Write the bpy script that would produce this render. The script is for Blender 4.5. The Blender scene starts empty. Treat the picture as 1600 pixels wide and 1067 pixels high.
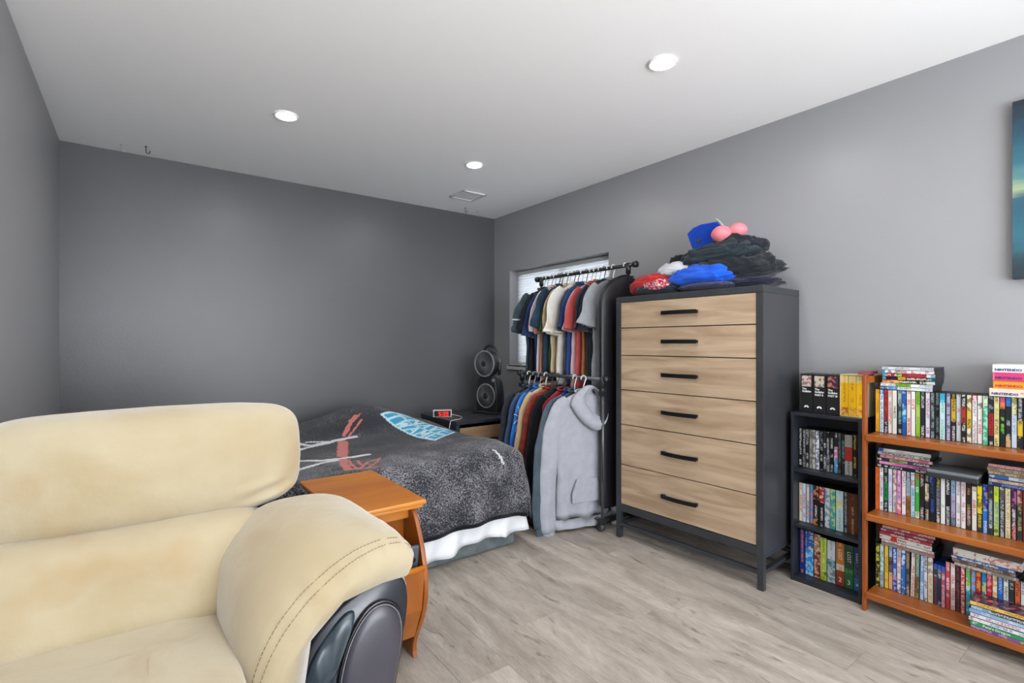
import bpy, bmesh, math, random
from mathutils import Vector, Matrix, noise
random.seed(7)
S = bpy.context.scene
COL = S.collection
PI = math.pi
R = math.radians

# ------------------------------------------------------------------ camera, world, exposure
CAM_H = 1.2
YAW = R(36.8)
FPX = 781.0
cd = bpy.data.cameras.new('camera'); cam = bpy.data.objects.new('camera', cd); COL.objects.link(cam)
cd.sensor_width = 36.0; cd.lens = FPX/1600*36.0; cd.shift_y = 2.5/1600; cd.clip_start = 0.02
cam.location = (0, 0, CAM_H); cam.rotation_euler = (R(90), 0, -YAW)
S.camera = cam
S.view_settings.view_transform = 'Standard'
S.view_settings.look = 'None'
S.view_settings.gamma = 1
S.view_settings.use_curve_mapping = False
S.view_settings.exposure = 0.6
W = bpy.data.worlds.new('world'); S.world = W; W.use_nodes = True
W.node_tree.nodes['Background'].inputs[0].default_value = (0.85, 0.92, 1.0, 1)
W.node_tree.nodes['Background'].inputs[1].default_value = 6.0

def area_light(name, loc, rot, sx, sy, power, col=(1, 1, 1), shape='RECTANGLE', spread=180):
    l = bpy.data.lights.new(name, 'AREA'); l.shape = shape; l.size = sx
    if shape in ('RECTANGLE', 'ELLIPSE'): l.size_y = sy
    l.energy = power; l.color = col; l.spread = R(spread)
    o = bpy.data.objects.new(name, l); o.location = loc; o.rotation_euler = rot
    COL.objects.link(o); return o
# room: right wall x=XR, back wall y=YB, short left wall x=XL, ceiling z=H
XR, YB, XL, H = 2.85, 4.105, -0.385, 2.44
LIGHTS = [(0.645, 2.915), (1.869, 2.937), (1.853, 1.37), (0.64, 1.37),
          (0.64, -0.2), (1.853, -0.2), (-0.8, 1.2), (-0.8, -0.2)]
LP = 20.5
# soft fill light added at the unseen rear end of the room
area_light('rear_fill', (0.6, -2.40, 1.15), (R(-98), 0, R(180)), 3.4, 1.9, 22, (0.97, 0.985, 1.0))
# soft light added behind the camera, aimed up to brighten the ceiling
area_light('ceiling_fill', (0.9, -1.5, 1.35), (R(180-38), 0, R(8)), 2.0, 1.4, 47, (1.0, 1.0, 1.0))

# ------------------------------------------------------------------ helpers
ALB = .72   # colours darkened so that the unscaled ceiling reads as better lit
def lin(h):
    h = h.lstrip('#')
    v = [int(h[i:i+2], 16)/255 for i in (0, 2, 4)]
    return tuple([ALB*(c/12.92 if c <= .04045 else ((c+.055)/1.055)**2.4) for c in v]) + (1,)
MATS = {}
def nd(nt, t, **k):
    n = nt.nodes.new(t)
    for a, b in k.items(): setattr(n, a, b)
    return n
def mat(name, hexc, rough=.6, metal=0.0, hex2=None, nscale=8, stretch=(1, 1, 1), lo=.35, hi=.65, bump=0, bscale=60,
        bstretch=(1, 1, 1), spec=.5, sheen=0, rnd=0, emit=0, coat=0, detail=4, distort=0, alpha=1, trans=0):
    if name in MATS: return MATS[name]
    m = bpy.data.materials.new(name); m.use_nodes = True; nt = m.node_tree; L = nt.links.new
    p = nt.nodes['Principled BSDF']
    c1 = lin(hexc)
    if emit or name in ('ceiling_paint', 'light_ring', 'vent_white', 'window_glass'): c1 = tuple(min(1, a/ALB) for a in c1[:3])+(1,)
    p.inputs['Base Color'].default_value = c1
    p.inputs['Roughness'].default_value = rough; p.inputs['Metallic'].default_value = metal
    p.inputs['Specular IOR Level'].default_value = spec
    p.inputs['Sheen Weight'].default_value = sheen
    p.inputs['Coat Weight'].default_value = coat
    p.inputs['Transmission Weight'].default_value = trans
    tc = nd(nt, 'ShaderNodeTexCoord')
    out = None
    if hex2:
        mp = nd(nt, 'ShaderNodeMapping'); mp.inputs['Scale'].default_value = stretch; L(tc.outputs['Object'], mp.inputs[0])
        oi = nd(nt, 'ShaderNodeObjectInfo')
        mu = nd(nt, 'ShaderNodeMath', operation='MULTIPLY'); mu.inputs[1].default_value = 37.0; L(oi.outputs['Random'], mu.inputs[0])
        no = nd(nt, 'ShaderNodeTexNoise', noise_dimensions='4D'); no.inputs['Scale'].default_value = nscale; no.inputs['Detail'].default_value = detail
        no.inputs['Distortion'].default_value = distort
        L(mp.outputs[0], no.inputs['Vector']); L(mu.outputs[0], no.inputs['W'])
        r = nd(nt, 'ShaderNodeValToRGB'); r.color_ramp.elements[0].position = lo; r.color_ramp.elements[1].position = hi
        r.color_ramp.elements[0].color = c1; r.color_ramp.elements[1].color = lin(hex2)
        L(no.outputs['Fac'], r.inputs[0]); out = r.outputs[0]
        if rnd:
            hs = nd(nt, 'ShaderNodeHueSaturation'); mr = nd(nt, 'ShaderNodeMapRange')
            mr.inputs['To Min'].default_value = 1-rnd; mr.inputs['To Max'].default_value = 1+rnd
            L(oi.outputs['Random'], mr.inputs[0]); L(mr.outputs[0], hs.inputs['Value']); L(out, hs.inputs['Color']); out = hs.outputs[0]
        L(out, p.inputs['Base Color'])
    if bump:
        mp2 = nd(nt, 'ShaderNodeMapping'); mp2.inputs['Scale'].default_value = bstretch; L(tc.outputs['Object'], mp2.inputs[0])
        nb = nd(nt, 'ShaderNodeTexNoise'); nb.inputs['Scale'].default_value = bscale; nb.inputs['Detail'].default_value = 3
        L(mp2.outputs[0], nb.inputs['Vector'])
        b = nd(nt, 'ShaderNodeBump'); b.inputs['Strength'].default_value = bump; b.inputs['Distance'].default_value = .01
        L(nb.outputs['Fac'], b.inputs['Height']); L(b.outputs[0], p.inputs['Normal'])
    if emit:
        p.inputs['Emission Color'].default_value = c1; p.inputs['Emission Strength'].default_value = emit
    MATS[name] = m; return m

def link_mesh(name, me, parent=None):
    o = bpy.data.objects.new(name, me); COL.objects.link(o)
    if parent is not None: o.parent = parent
    return o
def obj(name, bm, m, parent=None, smooth=False, bevel=0, seg=2, sub=0):
    bmesh.ops.recalc_face_normals(bm, faces=bm.faces)
    me = bpy.data.meshes.new(name); bm.to_mesh(me); bm.free()
    for mm in (m if isinstance(m, (list, tuple)) else [m]): me.materials.append(mm)
    if smooth: me.shade_smooth()
    o = link_mesh(name, me, parent)
    if bevel:
        b = o.modifiers.new('bevel', 'BEVEL'); b.width = bevel; b.segments = seg; b.limit_method = 'ANGLE'; b.angle_limit = R(40)
    if sub:
        b = o.modifiers.new('subsurf', 'SUBSURF'); b.levels = sub; b.render_levels = sub
    return o
def thing(name, label, cat, loc=(0, 0, 0), rz=0, group=None):
    o = bpy.data.objects.new(name, None); COL.objects.link(o); o.empty_display_size = .05
    o.location = loc; o.rotation_euler = (0, 0, rz); o['label'] = label; o['category'] = cat
    if group: o['group'] = group
    return o
def tag(o, label, cat, group=None):
    o['label'] = label; o['category'] = cat
    if group: o['group'] = group
    return o
def B(): return bmesh.new()
def box(bm, x0, x1, y0, y1, z0, z1, mi=0, M=None):
    vs = [bm.verts.new((x, y, z)) for x in (x0, x1) for y in (y0, y1) for z in (z0, z1)]
    if M is not None:
        for v in vs: v.co = M @ v.co
    for f in ((0, 1, 3, 2), (4, 6, 7, 5), (0, 4, 5, 1), (2, 3, 7, 6), (0, 2, 6, 4), (1, 5, 7, 3)):
        fc = bm.faces.new([vs[i] for i in f]); fc.material_index = mi
    return vs
def boxo(name, b6, m, parent=None, bevel=0):
    bm = B(); box(bm, *b6); return obj(name, bm, m, parent, bevel=bevel)
def frame_at(p, d):
    d = Vector(d).normalized(); up = Vector((0, 0, 1)) if abs(d.z) < .95 else Vector((0, 1, 0))
    a = d.cross(up).normalized(); b = a.cross(d).normalized(); return a, b
def tube(bm, pts, r, n=10, cap=True, closed=False, mi=0):
    pts = [Vector(p) for p in pts]; rings = []
    N = len(pts); pa = None
    for i, p in enumerate(pts):
        if closed: d = pts[(i+1) % N]-pts[i-1]
        else: d = pts[min(i+1, N-1)]-pts[max(i-1, 0)]
        d.normalize()
        if pa is None: a, b = frame_at(p, d)
        else:
            a = (pa-d*pa.dot(d)).normalized(); b = a.cross(d).normalized()
        pa = a
        rr = r[i] if isinstance(r, (list, tuple)) else r
        rings.append([bm.verts.new(p+(a*math.cos(2*PI*k/n)+b*math.sin(2*PI*k/n))*rr) for k in range(n)])
    for i in range(N if closed else N-1):
        A, C = rings[i], rings[(i+1) % N]
        for k in range(n):
            f = bm.faces.new((A[k], A[(k+1) % n], C[(k+1) % n], C[k])); f.material_index = mi; f.smooth = True
    if cap and not closed:
        bm.faces.new(rings[0][::-1]).material_index = mi; bm.faces.new(rings[-1]).material_index = mi
def cyl(bm, c0, c1, r, n=20, r2=None): tube(bm, [c0, c1], [r, r if r2 is None else r2], n)
def loft(bm, rings, cap=True, closed_ring=True, mi=0):
    vr = [[bm.verts.new(p) for p in r] for r in rings]
    for i in range(len(vr)-1):
        n = len(vr[i])
        for k in range(n if closed_ring else n-1):
            f = bm.faces.new((vr[i][k], vr[i][(k+1) % n], vr[i+1][(k+1) % n], vr[i+1][k])); f.smooth = True; f.material_index = mi
    if cap and closed_ring:
        for r in (vr[0], vr[-1]):
            bm.faces.new(r).smooth = True
    return vr
def prism(bm, poly, y0, y1, axis='y'):   # polygon in (a,b) extruded
    def P(a, b, t):
        return {'y': (a, t, b), 'x': (t, a, b), 'z': (a, b, t)}[axis]
    A = [bm.verts.new(P(a, b, y0)) for a, b in poly]; C = [bm.verts.new(P(a, b, y1)) for a, b in poly]
    n = len(A)
    bm.faces.new(A); bm.faces.new(C[::-1])
    for k in range(n): bm.faces.new((A[k], C[k], C[(k+1) % n], A[(k+1) % n]))
def sg(v, e): return math.copysign(abs(v)**e, v)
def superq(bm, c, h, e1, e2, pole='y', nu=72, nv=40, fn=None):
    rings = []
    for j in range(1, nv):
        ph = -PI/2+PI*j/nv; r = []
        for i in range(nu):
            th = 2*PI*i/nu
            a = sg(math.cos(ph), e1)*sg(math.cos(th), e2); b = sg(math.cos(ph), e1)*sg(math.sin(th), e2); t = sg(math.sin(ph), e1)
            p = {'y': Vector((a, t, b)), 'z': Vector((a, b, t)), 'x': Vector((t, a, b))}[pole]
            q = Vector((c[0]+p.x*h[0], c[1]+p.y*h[1], c[2]+p.z*h[2]))
            if fn: q = fn(q, p)
            r.append(q)
        rings.append(r)
    loft(bm, rings)
def catmull(pts, n):
    out = []; P = [Vector(p) for p in pts]
    for i in range(len(P)-1):
        p0 = P[max(i-1, 0)]; p1 = P[i]; p2 = P[i+1]; p3 = P[min(i+2, len(P)-1)]
        for k in range(n):
            t = k/n
            out.append(.5*((2*p1)+(-p0+p2)*t+(2*p0-5*p1+4*p2-p3)*t*t+(-p0+3*p1-3*p2+p3)*t**3))
    out.append(P[-1]); return out
def ntext(name, s, size, m, parent, M, align='CENTER', extrude=.0003, xs=1, font_off=0):
    c = bpy.data.curves.new(name, 'FONT'); c.body = s; c.size = size; c.align_x = align; c.align_y = 'CENTER'; c.extrude = extrude; c.offset = font_off
    c.resolution_u = 2
    o = bpy.data.objects.new(name, c); COL.objects.link(o)
    me = bpy.data.meshes.new_from_object(o.evaluated_get(bpy.context.evaluated_depsgraph_get()))
    bpy.data.objects.remove(o)
    me.transform(M @ Matrix.Diagonal((xs, 1, 1, 1))); me.materials.clear(); me.materials.append(m)
    return link_mesh(name, me, parent)
def ray(u, v):
    a = (u-800)/FPX; b = (536-v)/FPX
    return Vector((a*math.cos(YAW)+math.sin(YAW), -a*math.sin(YAW)+math.cos(YAW), b))
def fbm(x, y, z=0, o=3): return noise.fractal(Vector((x, y, z)), 1.0, 2.0, o)

# ------------------------------------------------------------------ structure
m_wall = mat('wall_paint', 'A4A4A7', .38, hex2='A5A5A8', nscale=3, bump=.05, bscale=90, spec=.45)
m_dark = mat('accent_wall_paint', '5F5F62', .40, hex2='626265', nscale=3, bump=.05, bscale=90, spec=.5)
m_ceil = mat('ceiling_paint', 'F3F3F3', .8, bump=.03, bscale=120)
m_white = mat('white_trim', 'E4E4E2', .45)
m_under = mat('underlay', '5b554e', .9)
def struct(name, bm, m, parent=None, **k):
    o = obj(name, bm, m, parent, **k)
    if parent is None: o['kind'] = 'structure'
    return o
XL2, YF = -2.3, -2.6
bm = B(); box(bm, XL2-.1, XR+.2, YF-.1, YB+.1, -.08, -.004); floor = struct('floor', bm, m_under)
# planks
m_plank = bpy.data.materials.new('vinyl_plank'); m_plank.use_nodes = True
nt = m_plank.node_tree; L = nt.links.new; p = nt.nodes['Principled BSDF']; p.inputs['Roughness'].default_value = .42; p.inputs['Specular IOR Level'].default_value = .35
tc = nd(nt, 'ShaderNodeTexCoord'); oi = nd(nt, 'ShaderNodeObjectInfo')
mu = nd(nt, 'ShaderNodeMath', operation='MULTIPLY'); mu.inputs[1].default_value = 91.0; L(oi.outputs['Random'], mu.inputs[0])
def pn(scale, st, det=5, dist=0):
    mp = nd(nt, 'ShaderNodeMapping'); mp.inputs['Scale'].default_value = st; L(tc.outputs['Object'], mp.inputs[0])
    n = nd(nt, 'ShaderNodeTexNoise', noise_dimensions='4D'); n.inputs['Scale'].default_value = scale; n.inputs['Detail'].default_value = det; n.inputs['Distortion'].default_value = dist
    L(mp.outputs[0], n.inputs['Vector']); L(mu.outputs[0], n.inputs['W']); return n.outputs['Fac']
g1 = pn(2.6, (3.0, .8, 1), 8, 1.6); g2 = pn(26, (7, .9, 1), 8, .8); g3 = pn(2.6, (3.4, 1.0, 1), 9, 3.2)
r1 = nd(nt, 'ShaderNodeValToRGB'); r1.color_ramp.elements[0].position = .3; r1.color_ramp.elements[1].position = .72
r1.color_ramp.elements[0].color = lin('A0968B'); r1.color_ramp.elements[1].color = lin('D2C8BD'); L(g1, r1.inputs[0])
r2 = nd(nt, 'ShaderNodeValToRGB'); r2.color_ramp.elements[0].position = .3; r2.color_ramp.elements[1].position = .7
r2.color_ramp.elements[0].color = (.80, .79, .78, 1); r2.color_ramp.elements[1].color = (1.1, 1.1, 1.1, 1); L(g2, r2.inputs[0])
r3 = nd(nt, 'ShaderNodeValToRGB'); r3.color_ramp.elements[0].position = .60; r3.color_ramp.elements[1].position = .72
r3.color_ramp.elements[0].color = (1, 1, 1, 1); r3.color_ramp.elements[1].color = (.52, .48, .44, 1); L(g3, r3.inputs[0])
mx = nd(nt, 'ShaderNodeMix', data_type='RGBA', blend_type='MULTIPLY'); mx.inputs[0].default_value = 1; L(r1.outputs[0], mx.inputs[6]); L(r2.outputs[0], mx.inputs[7])
mx2 = nd(nt, 'ShaderNodeMix', data_type='RGBA', blend_type='MULTIPLY'); mx2.inputs[0].default_value = 1; L(mx.outputs[2], mx2.inputs[6]); L(r3.outputs[0], mx2.inputs[7])
hs = nd(nt, 'ShaderNodeHueSaturation'); mr = nd(nt, 'ShaderNodeMapRange'); mr.inputs['To Min'].default_value = .86; mr.inputs['To Max'].default_value = 1.1
L(oi.outputs['Random'], mr.inputs[0]); L(mr.outputs[0], hs.inputs['Value']); L(mx2.outputs[2], hs.inputs['Color']); L(hs.outputs[0], p.inputs['Base Color'])
bp = nd(nt, 'ShaderNodeBump'); bp.inputs['Strength'].default_value = .12; bp.inputs['Distance'].default_value = .004; L(g2, bp.inputs['Height']); L(bp.outputs[0], p.inputs['Normal'])
PW, PL = .195, 1.22
def plank_mesh(w, l):
    bm = B(); g = .0012
    t = [(-w/2+g, -l/2+g), (w/2-g, -l/2+g), (w/2-g, l/2-g), (-w/2+g, l/2-g)]
    lo = [bm.verts.new((x, y, -.004)) for x, y in ((-w/2+.0003, -l/2+.0003), (w/2-.0003, -l/2+.0003), (w/2-.0003, l/2-.0003), (-w/2+.0003, l/2-.0003))]
    md = [bm.verts.new((v.co.x, v.co.y, -.0012)) for v in lo]; up = [bm.verts.new((x, y, 0)) for x, y in t]
    bm.faces.new(up)
    for A, C in ((lo, md), (md, up)):
        for k in range(4): bm.faces.new((A[k], A[(k+1) % 4], C[(k+1) % 4], C[k]))
    bm.normal_update()
    me = bpy.data.meshes.new('plank'); bm.to_mesh(me); bm.free(); me.materials.append(m_plank); return me
full = plank_mesh(PW, PL); cache = {}
offs = {3: 1.353, 4: .735, 2: .20, 1: .95, 0: .45, -1: 1.15, 5: 1.1, 6: .5, 7: .9}
k0 = math.floor((XL2-1.303)/PW); k1 = math.ceil((XR+.1-1.303)/PW)
for k in range(k0, k1):
    x0 = max(1.303+k*PW, XL2); x1 = min(1.303+(k+1)*PW, XR)
    if x1-x0 < .01: continue
    ys = offs.get(k, (k*.47) % PL)
    y = ys-PL*4
    while y < YB:
        a, b = max(y, YF), min(y+PL, YB if x0 > XL-.05 else 2.45)
        if b-a > .02:
            key = (round(x1-x0, 3), round(b-a, 3))
            if key not in cache: cache[key] = plank_mesh(*key)
            o = link_mesh('plank', cache[key], floor); o.location = ((x0+x1)/2, (a+b)/2, 0)
        y += PL
bm = B(); box(bm, XL2-.1, XR+.2, YF-.1, YB+.1, H, H+.1); struct('ceiling', bm, m_ceil)
bm = B(); box(bm, XL-.1, XR+.2, YB, YB+.1, 0, H); struct('wall_back', bm, m_dark)
bm = B(); box(bm, XL-.12, XL, 2.43, YB, 0, H); box(bm, XL2-.1, XL-.12, 2.43, 2.55, 0, H); struct('wall_left', bm, m_wall)
bm = B(); box(bm, XL2-.1, XL2, YF, 2.43, 0, H); struct('wall_far_left', bm, m_wall)
WX = (.5-1.7, .6+1.8)
bm = B()
box(bm, XL2-.1, -1.2, YF-.12, YF, 0, H); box(bm, 2.3, XR+.2, YF-.12, YF, 0, H); box(bm, -1.2, 2.3, YF-.12, YF, 2.12, H)
box(bm, -1.2, 2.3, YF-.12, YF, 0, .06)
struct('wall_front', bm, m_wall)
# unseen door frame added behind the camera to go with the rear fill
bm = B()
for x in (-1.2, -.05, 1.1, 2.24): box(bm, x, x+.06, YF-.09, YF-.03, .06, 2.12)
box(bm, -1.2, 2.3, YF-.09, YF-.03, .06, .12); box(bm, -1.2, 2.3, YF-.09, YF-.03, 2.06, 2.12)
w2 = struct('added_window', bm, m_white)
# right wall with window opening
WY0, WY1, WZ0, WZ1, WD = 2.59, 3.847, .98, 1.89, .125
bm = B()
box(bm, XR, XR+.2, YF, WY0, 0, H); box(bm, XR, XR+.2, WY1, YB, 0, H); box(bm, XR, XR+.2, WY0, WY1, 0, WZ0); box(bm, XR, XR+.2, WY0, WY1, WZ1, H)
bmesh.ops.remove_doubles(bm, verts=bm.verts, dist=1e-5)
struct('wall_right', bm, m_wall)
bm = B()
for b6 in ((XR+.135, XR+.175, WY0, WY0+.04, WZ0, WZ1), (XR+.135, XR+.175, WY1-.04, WY1, WZ0, WZ1), (XR+.135, XR+.175, WY0, WY1, WZ0, WZ0+.04),
           (XR+.135, XR+.175, WY0, WY1, WZ1-.04, WZ1), (XR+.135, XR+.175, (WY0+WY1)/2-.02, (WY0+WY1)/2+.02, WZ0, WZ1)): box(bm, *b6)
win = struct('window_1', bm, m_white)
m_glass = bpy.data.materials.new('window_glass'); m_glass.use_nodes = True; nt = m_glass.node_tree; nt.nodes.remove(nt.nodes['Principled BSDF'])
ga = nd(nt, 'ShaderNodeBsdfTransparent'); gb = nd(nt, 'ShaderNodeBsdfGlossy'); gb.inputs['Roughness'].default_value = .03; gm = nd(nt, 'ShaderNodeMixShader'); gm.inputs[0].default_value = .08
nt.links.new(ga.outputs[0], gm.inputs[1]); nt.links.new(gb.outputs[0], gm.inputs[2]); nt.links.new(gm.outputs[0], nt.nodes['Material Output'].inputs[0])
for a, b in ((WY0+.04, (WY0+WY1)/2-.02), ((WY0+WY1)/2+.02, WY1-.04)):
    boxo('pane', (XR+.150, XR+.156, a, b, WZ0+.04, WZ1-.04), m_glass, win)
# sill
bm = B(); box(bm, XR-.022, XR+.134, WY0-.0, WY1+.0, WZ0-.001, WZ0+.014); box(bm, XR-.022, XR-.001, WY0-.02, WY1+.02, WZ0-.03, WZ0+.014)
struct('trim_1', bm, m_white, bevel=.003)
# baseboards
bm = B(); box(bm, XR-.014, XR, YF, YB, 0, .10); struct('baseboard_right', bm, m_white, bevel=.004)
bm = B(); box(bm, XL+.014, XR-.014, YB-.014, YB, 0, .10); struct('baseboard_back', bm, m_white, bevel=.004)
bm = B(); box(bm, XL, XL+.014, 2.43, YB-.014, 0, .10); struct('baseboard_left', bm, m_white, bevel=.004)

# window blind: pleated cells
m_blind = mat('blind_fabric', 'F2F2EE', .7, bump=.05, bscale=200)
nt = m_blind.node_tree; tr = nd(nt, 'ShaderNodeBsdfTranslucent'); tr.inputs[0].default_value = (.85, .87, .9, 1)
ms = nd(nt, 'ShaderNodeMixShader'); ms.inputs[0].default_value = .35
nt.links.new(nt.nodes['Principled BSDF'].outputs[0], ms.inputs[1]); nt.links.new(tr.outputs[0], ms.inputs[2]); nt.links.new(ms.outputs[0], nt.nodes['Material Output'].inputs[0])
bl = thing('window_blind', 'white pleated blind lowered inside the small window recess', 'window blind', (XR+.105, (WY0+WY1)/2, WZ0+.014))
hw = (WY1-WY0)/2-.008; HH = WZ1-WZ0-.016
boxo('headrail', (-.02, .02, -hw, hw, HH-.035, HH-.002), m_white, bl, .003)
boxo('bottom_rail', (-.012, .012, -hw, hw, .004, .024), m_white, bl, .003)
bm = B(); n = 34; zz = [HH-.035-(HH-.06)*i/n for i in range(n+1)]
for i in range(n):
    a, b = zz[i], zz[i+1]; c = (a+b)/2
    for s in (-1, 1):
        v = [bm.verts.new(q) for q in ((s*.003, -hw, a), (s*.003, hw, a), (s*.011, hw, c), (s*.011, -hw, c), (s*.003, hw, b), (s*.003, -hw, b))]
        bm.faces.new((v[0], v[1], v[2], v[3])); bm.faces.new((v[3], v[2], v[4], v[5]))
obj('pleated_shade', bm, m_blind, bl)

# ceiling lights
m_lamp = mat('lamp_lens', 'FFFFFF', .5, emit=14)
m_ring = mat('light_ring', 'EDEDED', .5)
names = ['recessed ceiling light near the left wall over the bed', 'recessed ceiling light near the far corner beside the vent',
         'recessed ceiling light nearest the dresser, largest in view', 'recessed ceiling light above the armchair, out of frame']
for i, (x, y) in enumerate(LIGHTS):
    t = thing('ceiling_light', names[i] if i < 4 else 'recessed ceiling light in the rear half, '+['', '', '', '', 'behind the camera', 'behind the camera on the right', 'left of the sofa', 'far rear left'][i], 'ceiling light', (x, y, H), 0, 'recessed ceiling lights')
    bm = B(); tube(bm, [(0.055*math.cos(a), .055*math.sin(a), -.003) for a in [2*PI*k/40 for k in range(40)]], .007, 8, closed=True); obj('trim_ring', bm, m_ring, t, True)
    bm = B(); superq(bm, (0, 0, -.004), (.049, .049, .014), 1, 1, 'z', 32, 16); obj('lens', bm, m_lamp, t)
    a = area_light('downlight', (0, 0, -.012), (0, 0, 0), .09, .09, LP, (1, .985, .965), 'DISK'); a.parent = t
    
# ceiling vent & hooks
v = thing('ceiling_vent', 'white square vent cover flush on the ceiling near the far corner', 'vent', (2.215, 3.58, H))
m_vent = mat('vent_white', 'D2D2D2', .6)
bm = B(); a = .115
box(bm, -a, a, -a, -a+.022, -.012, 0); box(bm, -a, a, a-.022, a, -.012, 0); box(bm, -a, -a+.022, -a, a, -.012, 0); box(bm, a-.022, a, -a, a, -.012, 0)
obj('frame', bm, m_vent, v, bevel=.003)
for i in range(8):
    bm = B(); y = -a+.03+i*.0225; box(bm, -a+.02, a-.02, y, y+.016, -.007, -.004); obj('slat', bm, m_vent, v)
boxo('backing', (-a+.01, a-.01, -a+.01, a-.01, -.002, -.0005), mat('vent_dark', '8d8d8d', .8), v)
m_hookb = mat('hook_dark', '2c2c2e', .4, metal=.6); m_hookw = mat('hook_light', 'cfcfcf', .4, metal=.3)
for (u, vv, mm, lb) in ((190, 226, m_hookw, 'pale ceiling hook nearest the left corner'), (228, 229, m_hookb, 'dark ceiling hook right of the pale hook near the left corner'),
                        (727, 325, m_hookb, 'dark ceiling hook below the vent near the far corner'), (747, 331, m_hookw, 'pale ceiling hook nearest the far right corner')):
    d = (H-CAM_H)/((536-vv)/FPX); P = ray(u, vv)*d
    bm = B(); tube(bm, [(0, 0, 0), (0, 0, -.03)]+[(.010-.010*math.cos(a), 0, -.03-.012*math.sin(a)) for a in [PI*k/8 for k in range(1, 9)]]+[(.02, 0, -.022)], .0022, 8)
    cyl(bm, (0, 0, 0), (0, 0, -.002), .008, 12)
    o = obj('ceiling_hook', bm, mm, None, True); o.location = (P.x, P.y, H); tag(o, lb, 'hook', 'small hooks screwed into the ceiling')

# ------------------------------------------------------------------ sofa
m_suede = mat('cream_suede', 'B9AC90', .85, hex2='AE9C7A', nscale=2.6, lo=.42, hi=.68, sheen=.4, bump=.12, bscale=35, bstretch=(1, 1, 1), detail=5, distort=.6, spec=.2)
# extra soiling
nt = m_suede.node_tree; L = nt.links.new; p = nt.nodes['Principled BSDF']
src = p.inputs['Base Color'].links[0].from_socket
tc = nd(nt, 'ShaderNodeTexCoord'); n2 = nd(nt, 'ShaderNodeTexNoise'); n2.inputs['Scale'].default_value = 4.2; n2.inputs['Detail'].default_value = 3; L(tc.outputs['Object'], n2.inputs['Vector'])
r = nd(nt, 'ShaderNodeValToRGB'); r.color_ramp.elements[0].position = .56; r.color_ramp.elements[1].position = .78
r.color_ramp.elements[0].color = (1, 1, 1, 1); r.color_ramp.elements[1].color = (.86, .70, .50, 1); L(n2.outputs['Fac'], r.inputs[0])
mx = nd(nt, 'ShaderNodeMix', data_type='RGBA', blend_type='MULTIPLY'); mx.inputs[0].default_value = .8; L(src, mx.inputs[6]); L(r.outputs[0], mx.inputs[7]); L(mx.outputs[2], p.inputs['Base Color'])
m_leather = mat('black_leather', '24252C', .32, hex2='2C2D36', nscale=6, bump=.12, bscale=14, spec=.6)
m_leather2 = mat('panel_leather', '45414B', .38, hex2='39363F', nscale=4, bump=.05, bscale=20, spec=.6)
m_leather3 = mat('teal_leather', '2A3A44', .35, hex2='1C2830', nscale=7, bump=.15, bscale=14, spec=.6)
m_piping = mat('piping', '0F1014', .3, spec=.7)
m_thread = mat('brown_thread', '8A6A44', .8)
m_worn = mat('worn_edge', 'B9B7BC', .8, hex2='55555c', nscale=60)
SX = -.40    # middle of the two-seat sofa
sofa = thing('sofa', 'cream suede sofa with black leather arm fronts in the foreground', 'sofa', (SX, 1.6, 0))
def sx(x): return x-SX
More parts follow.
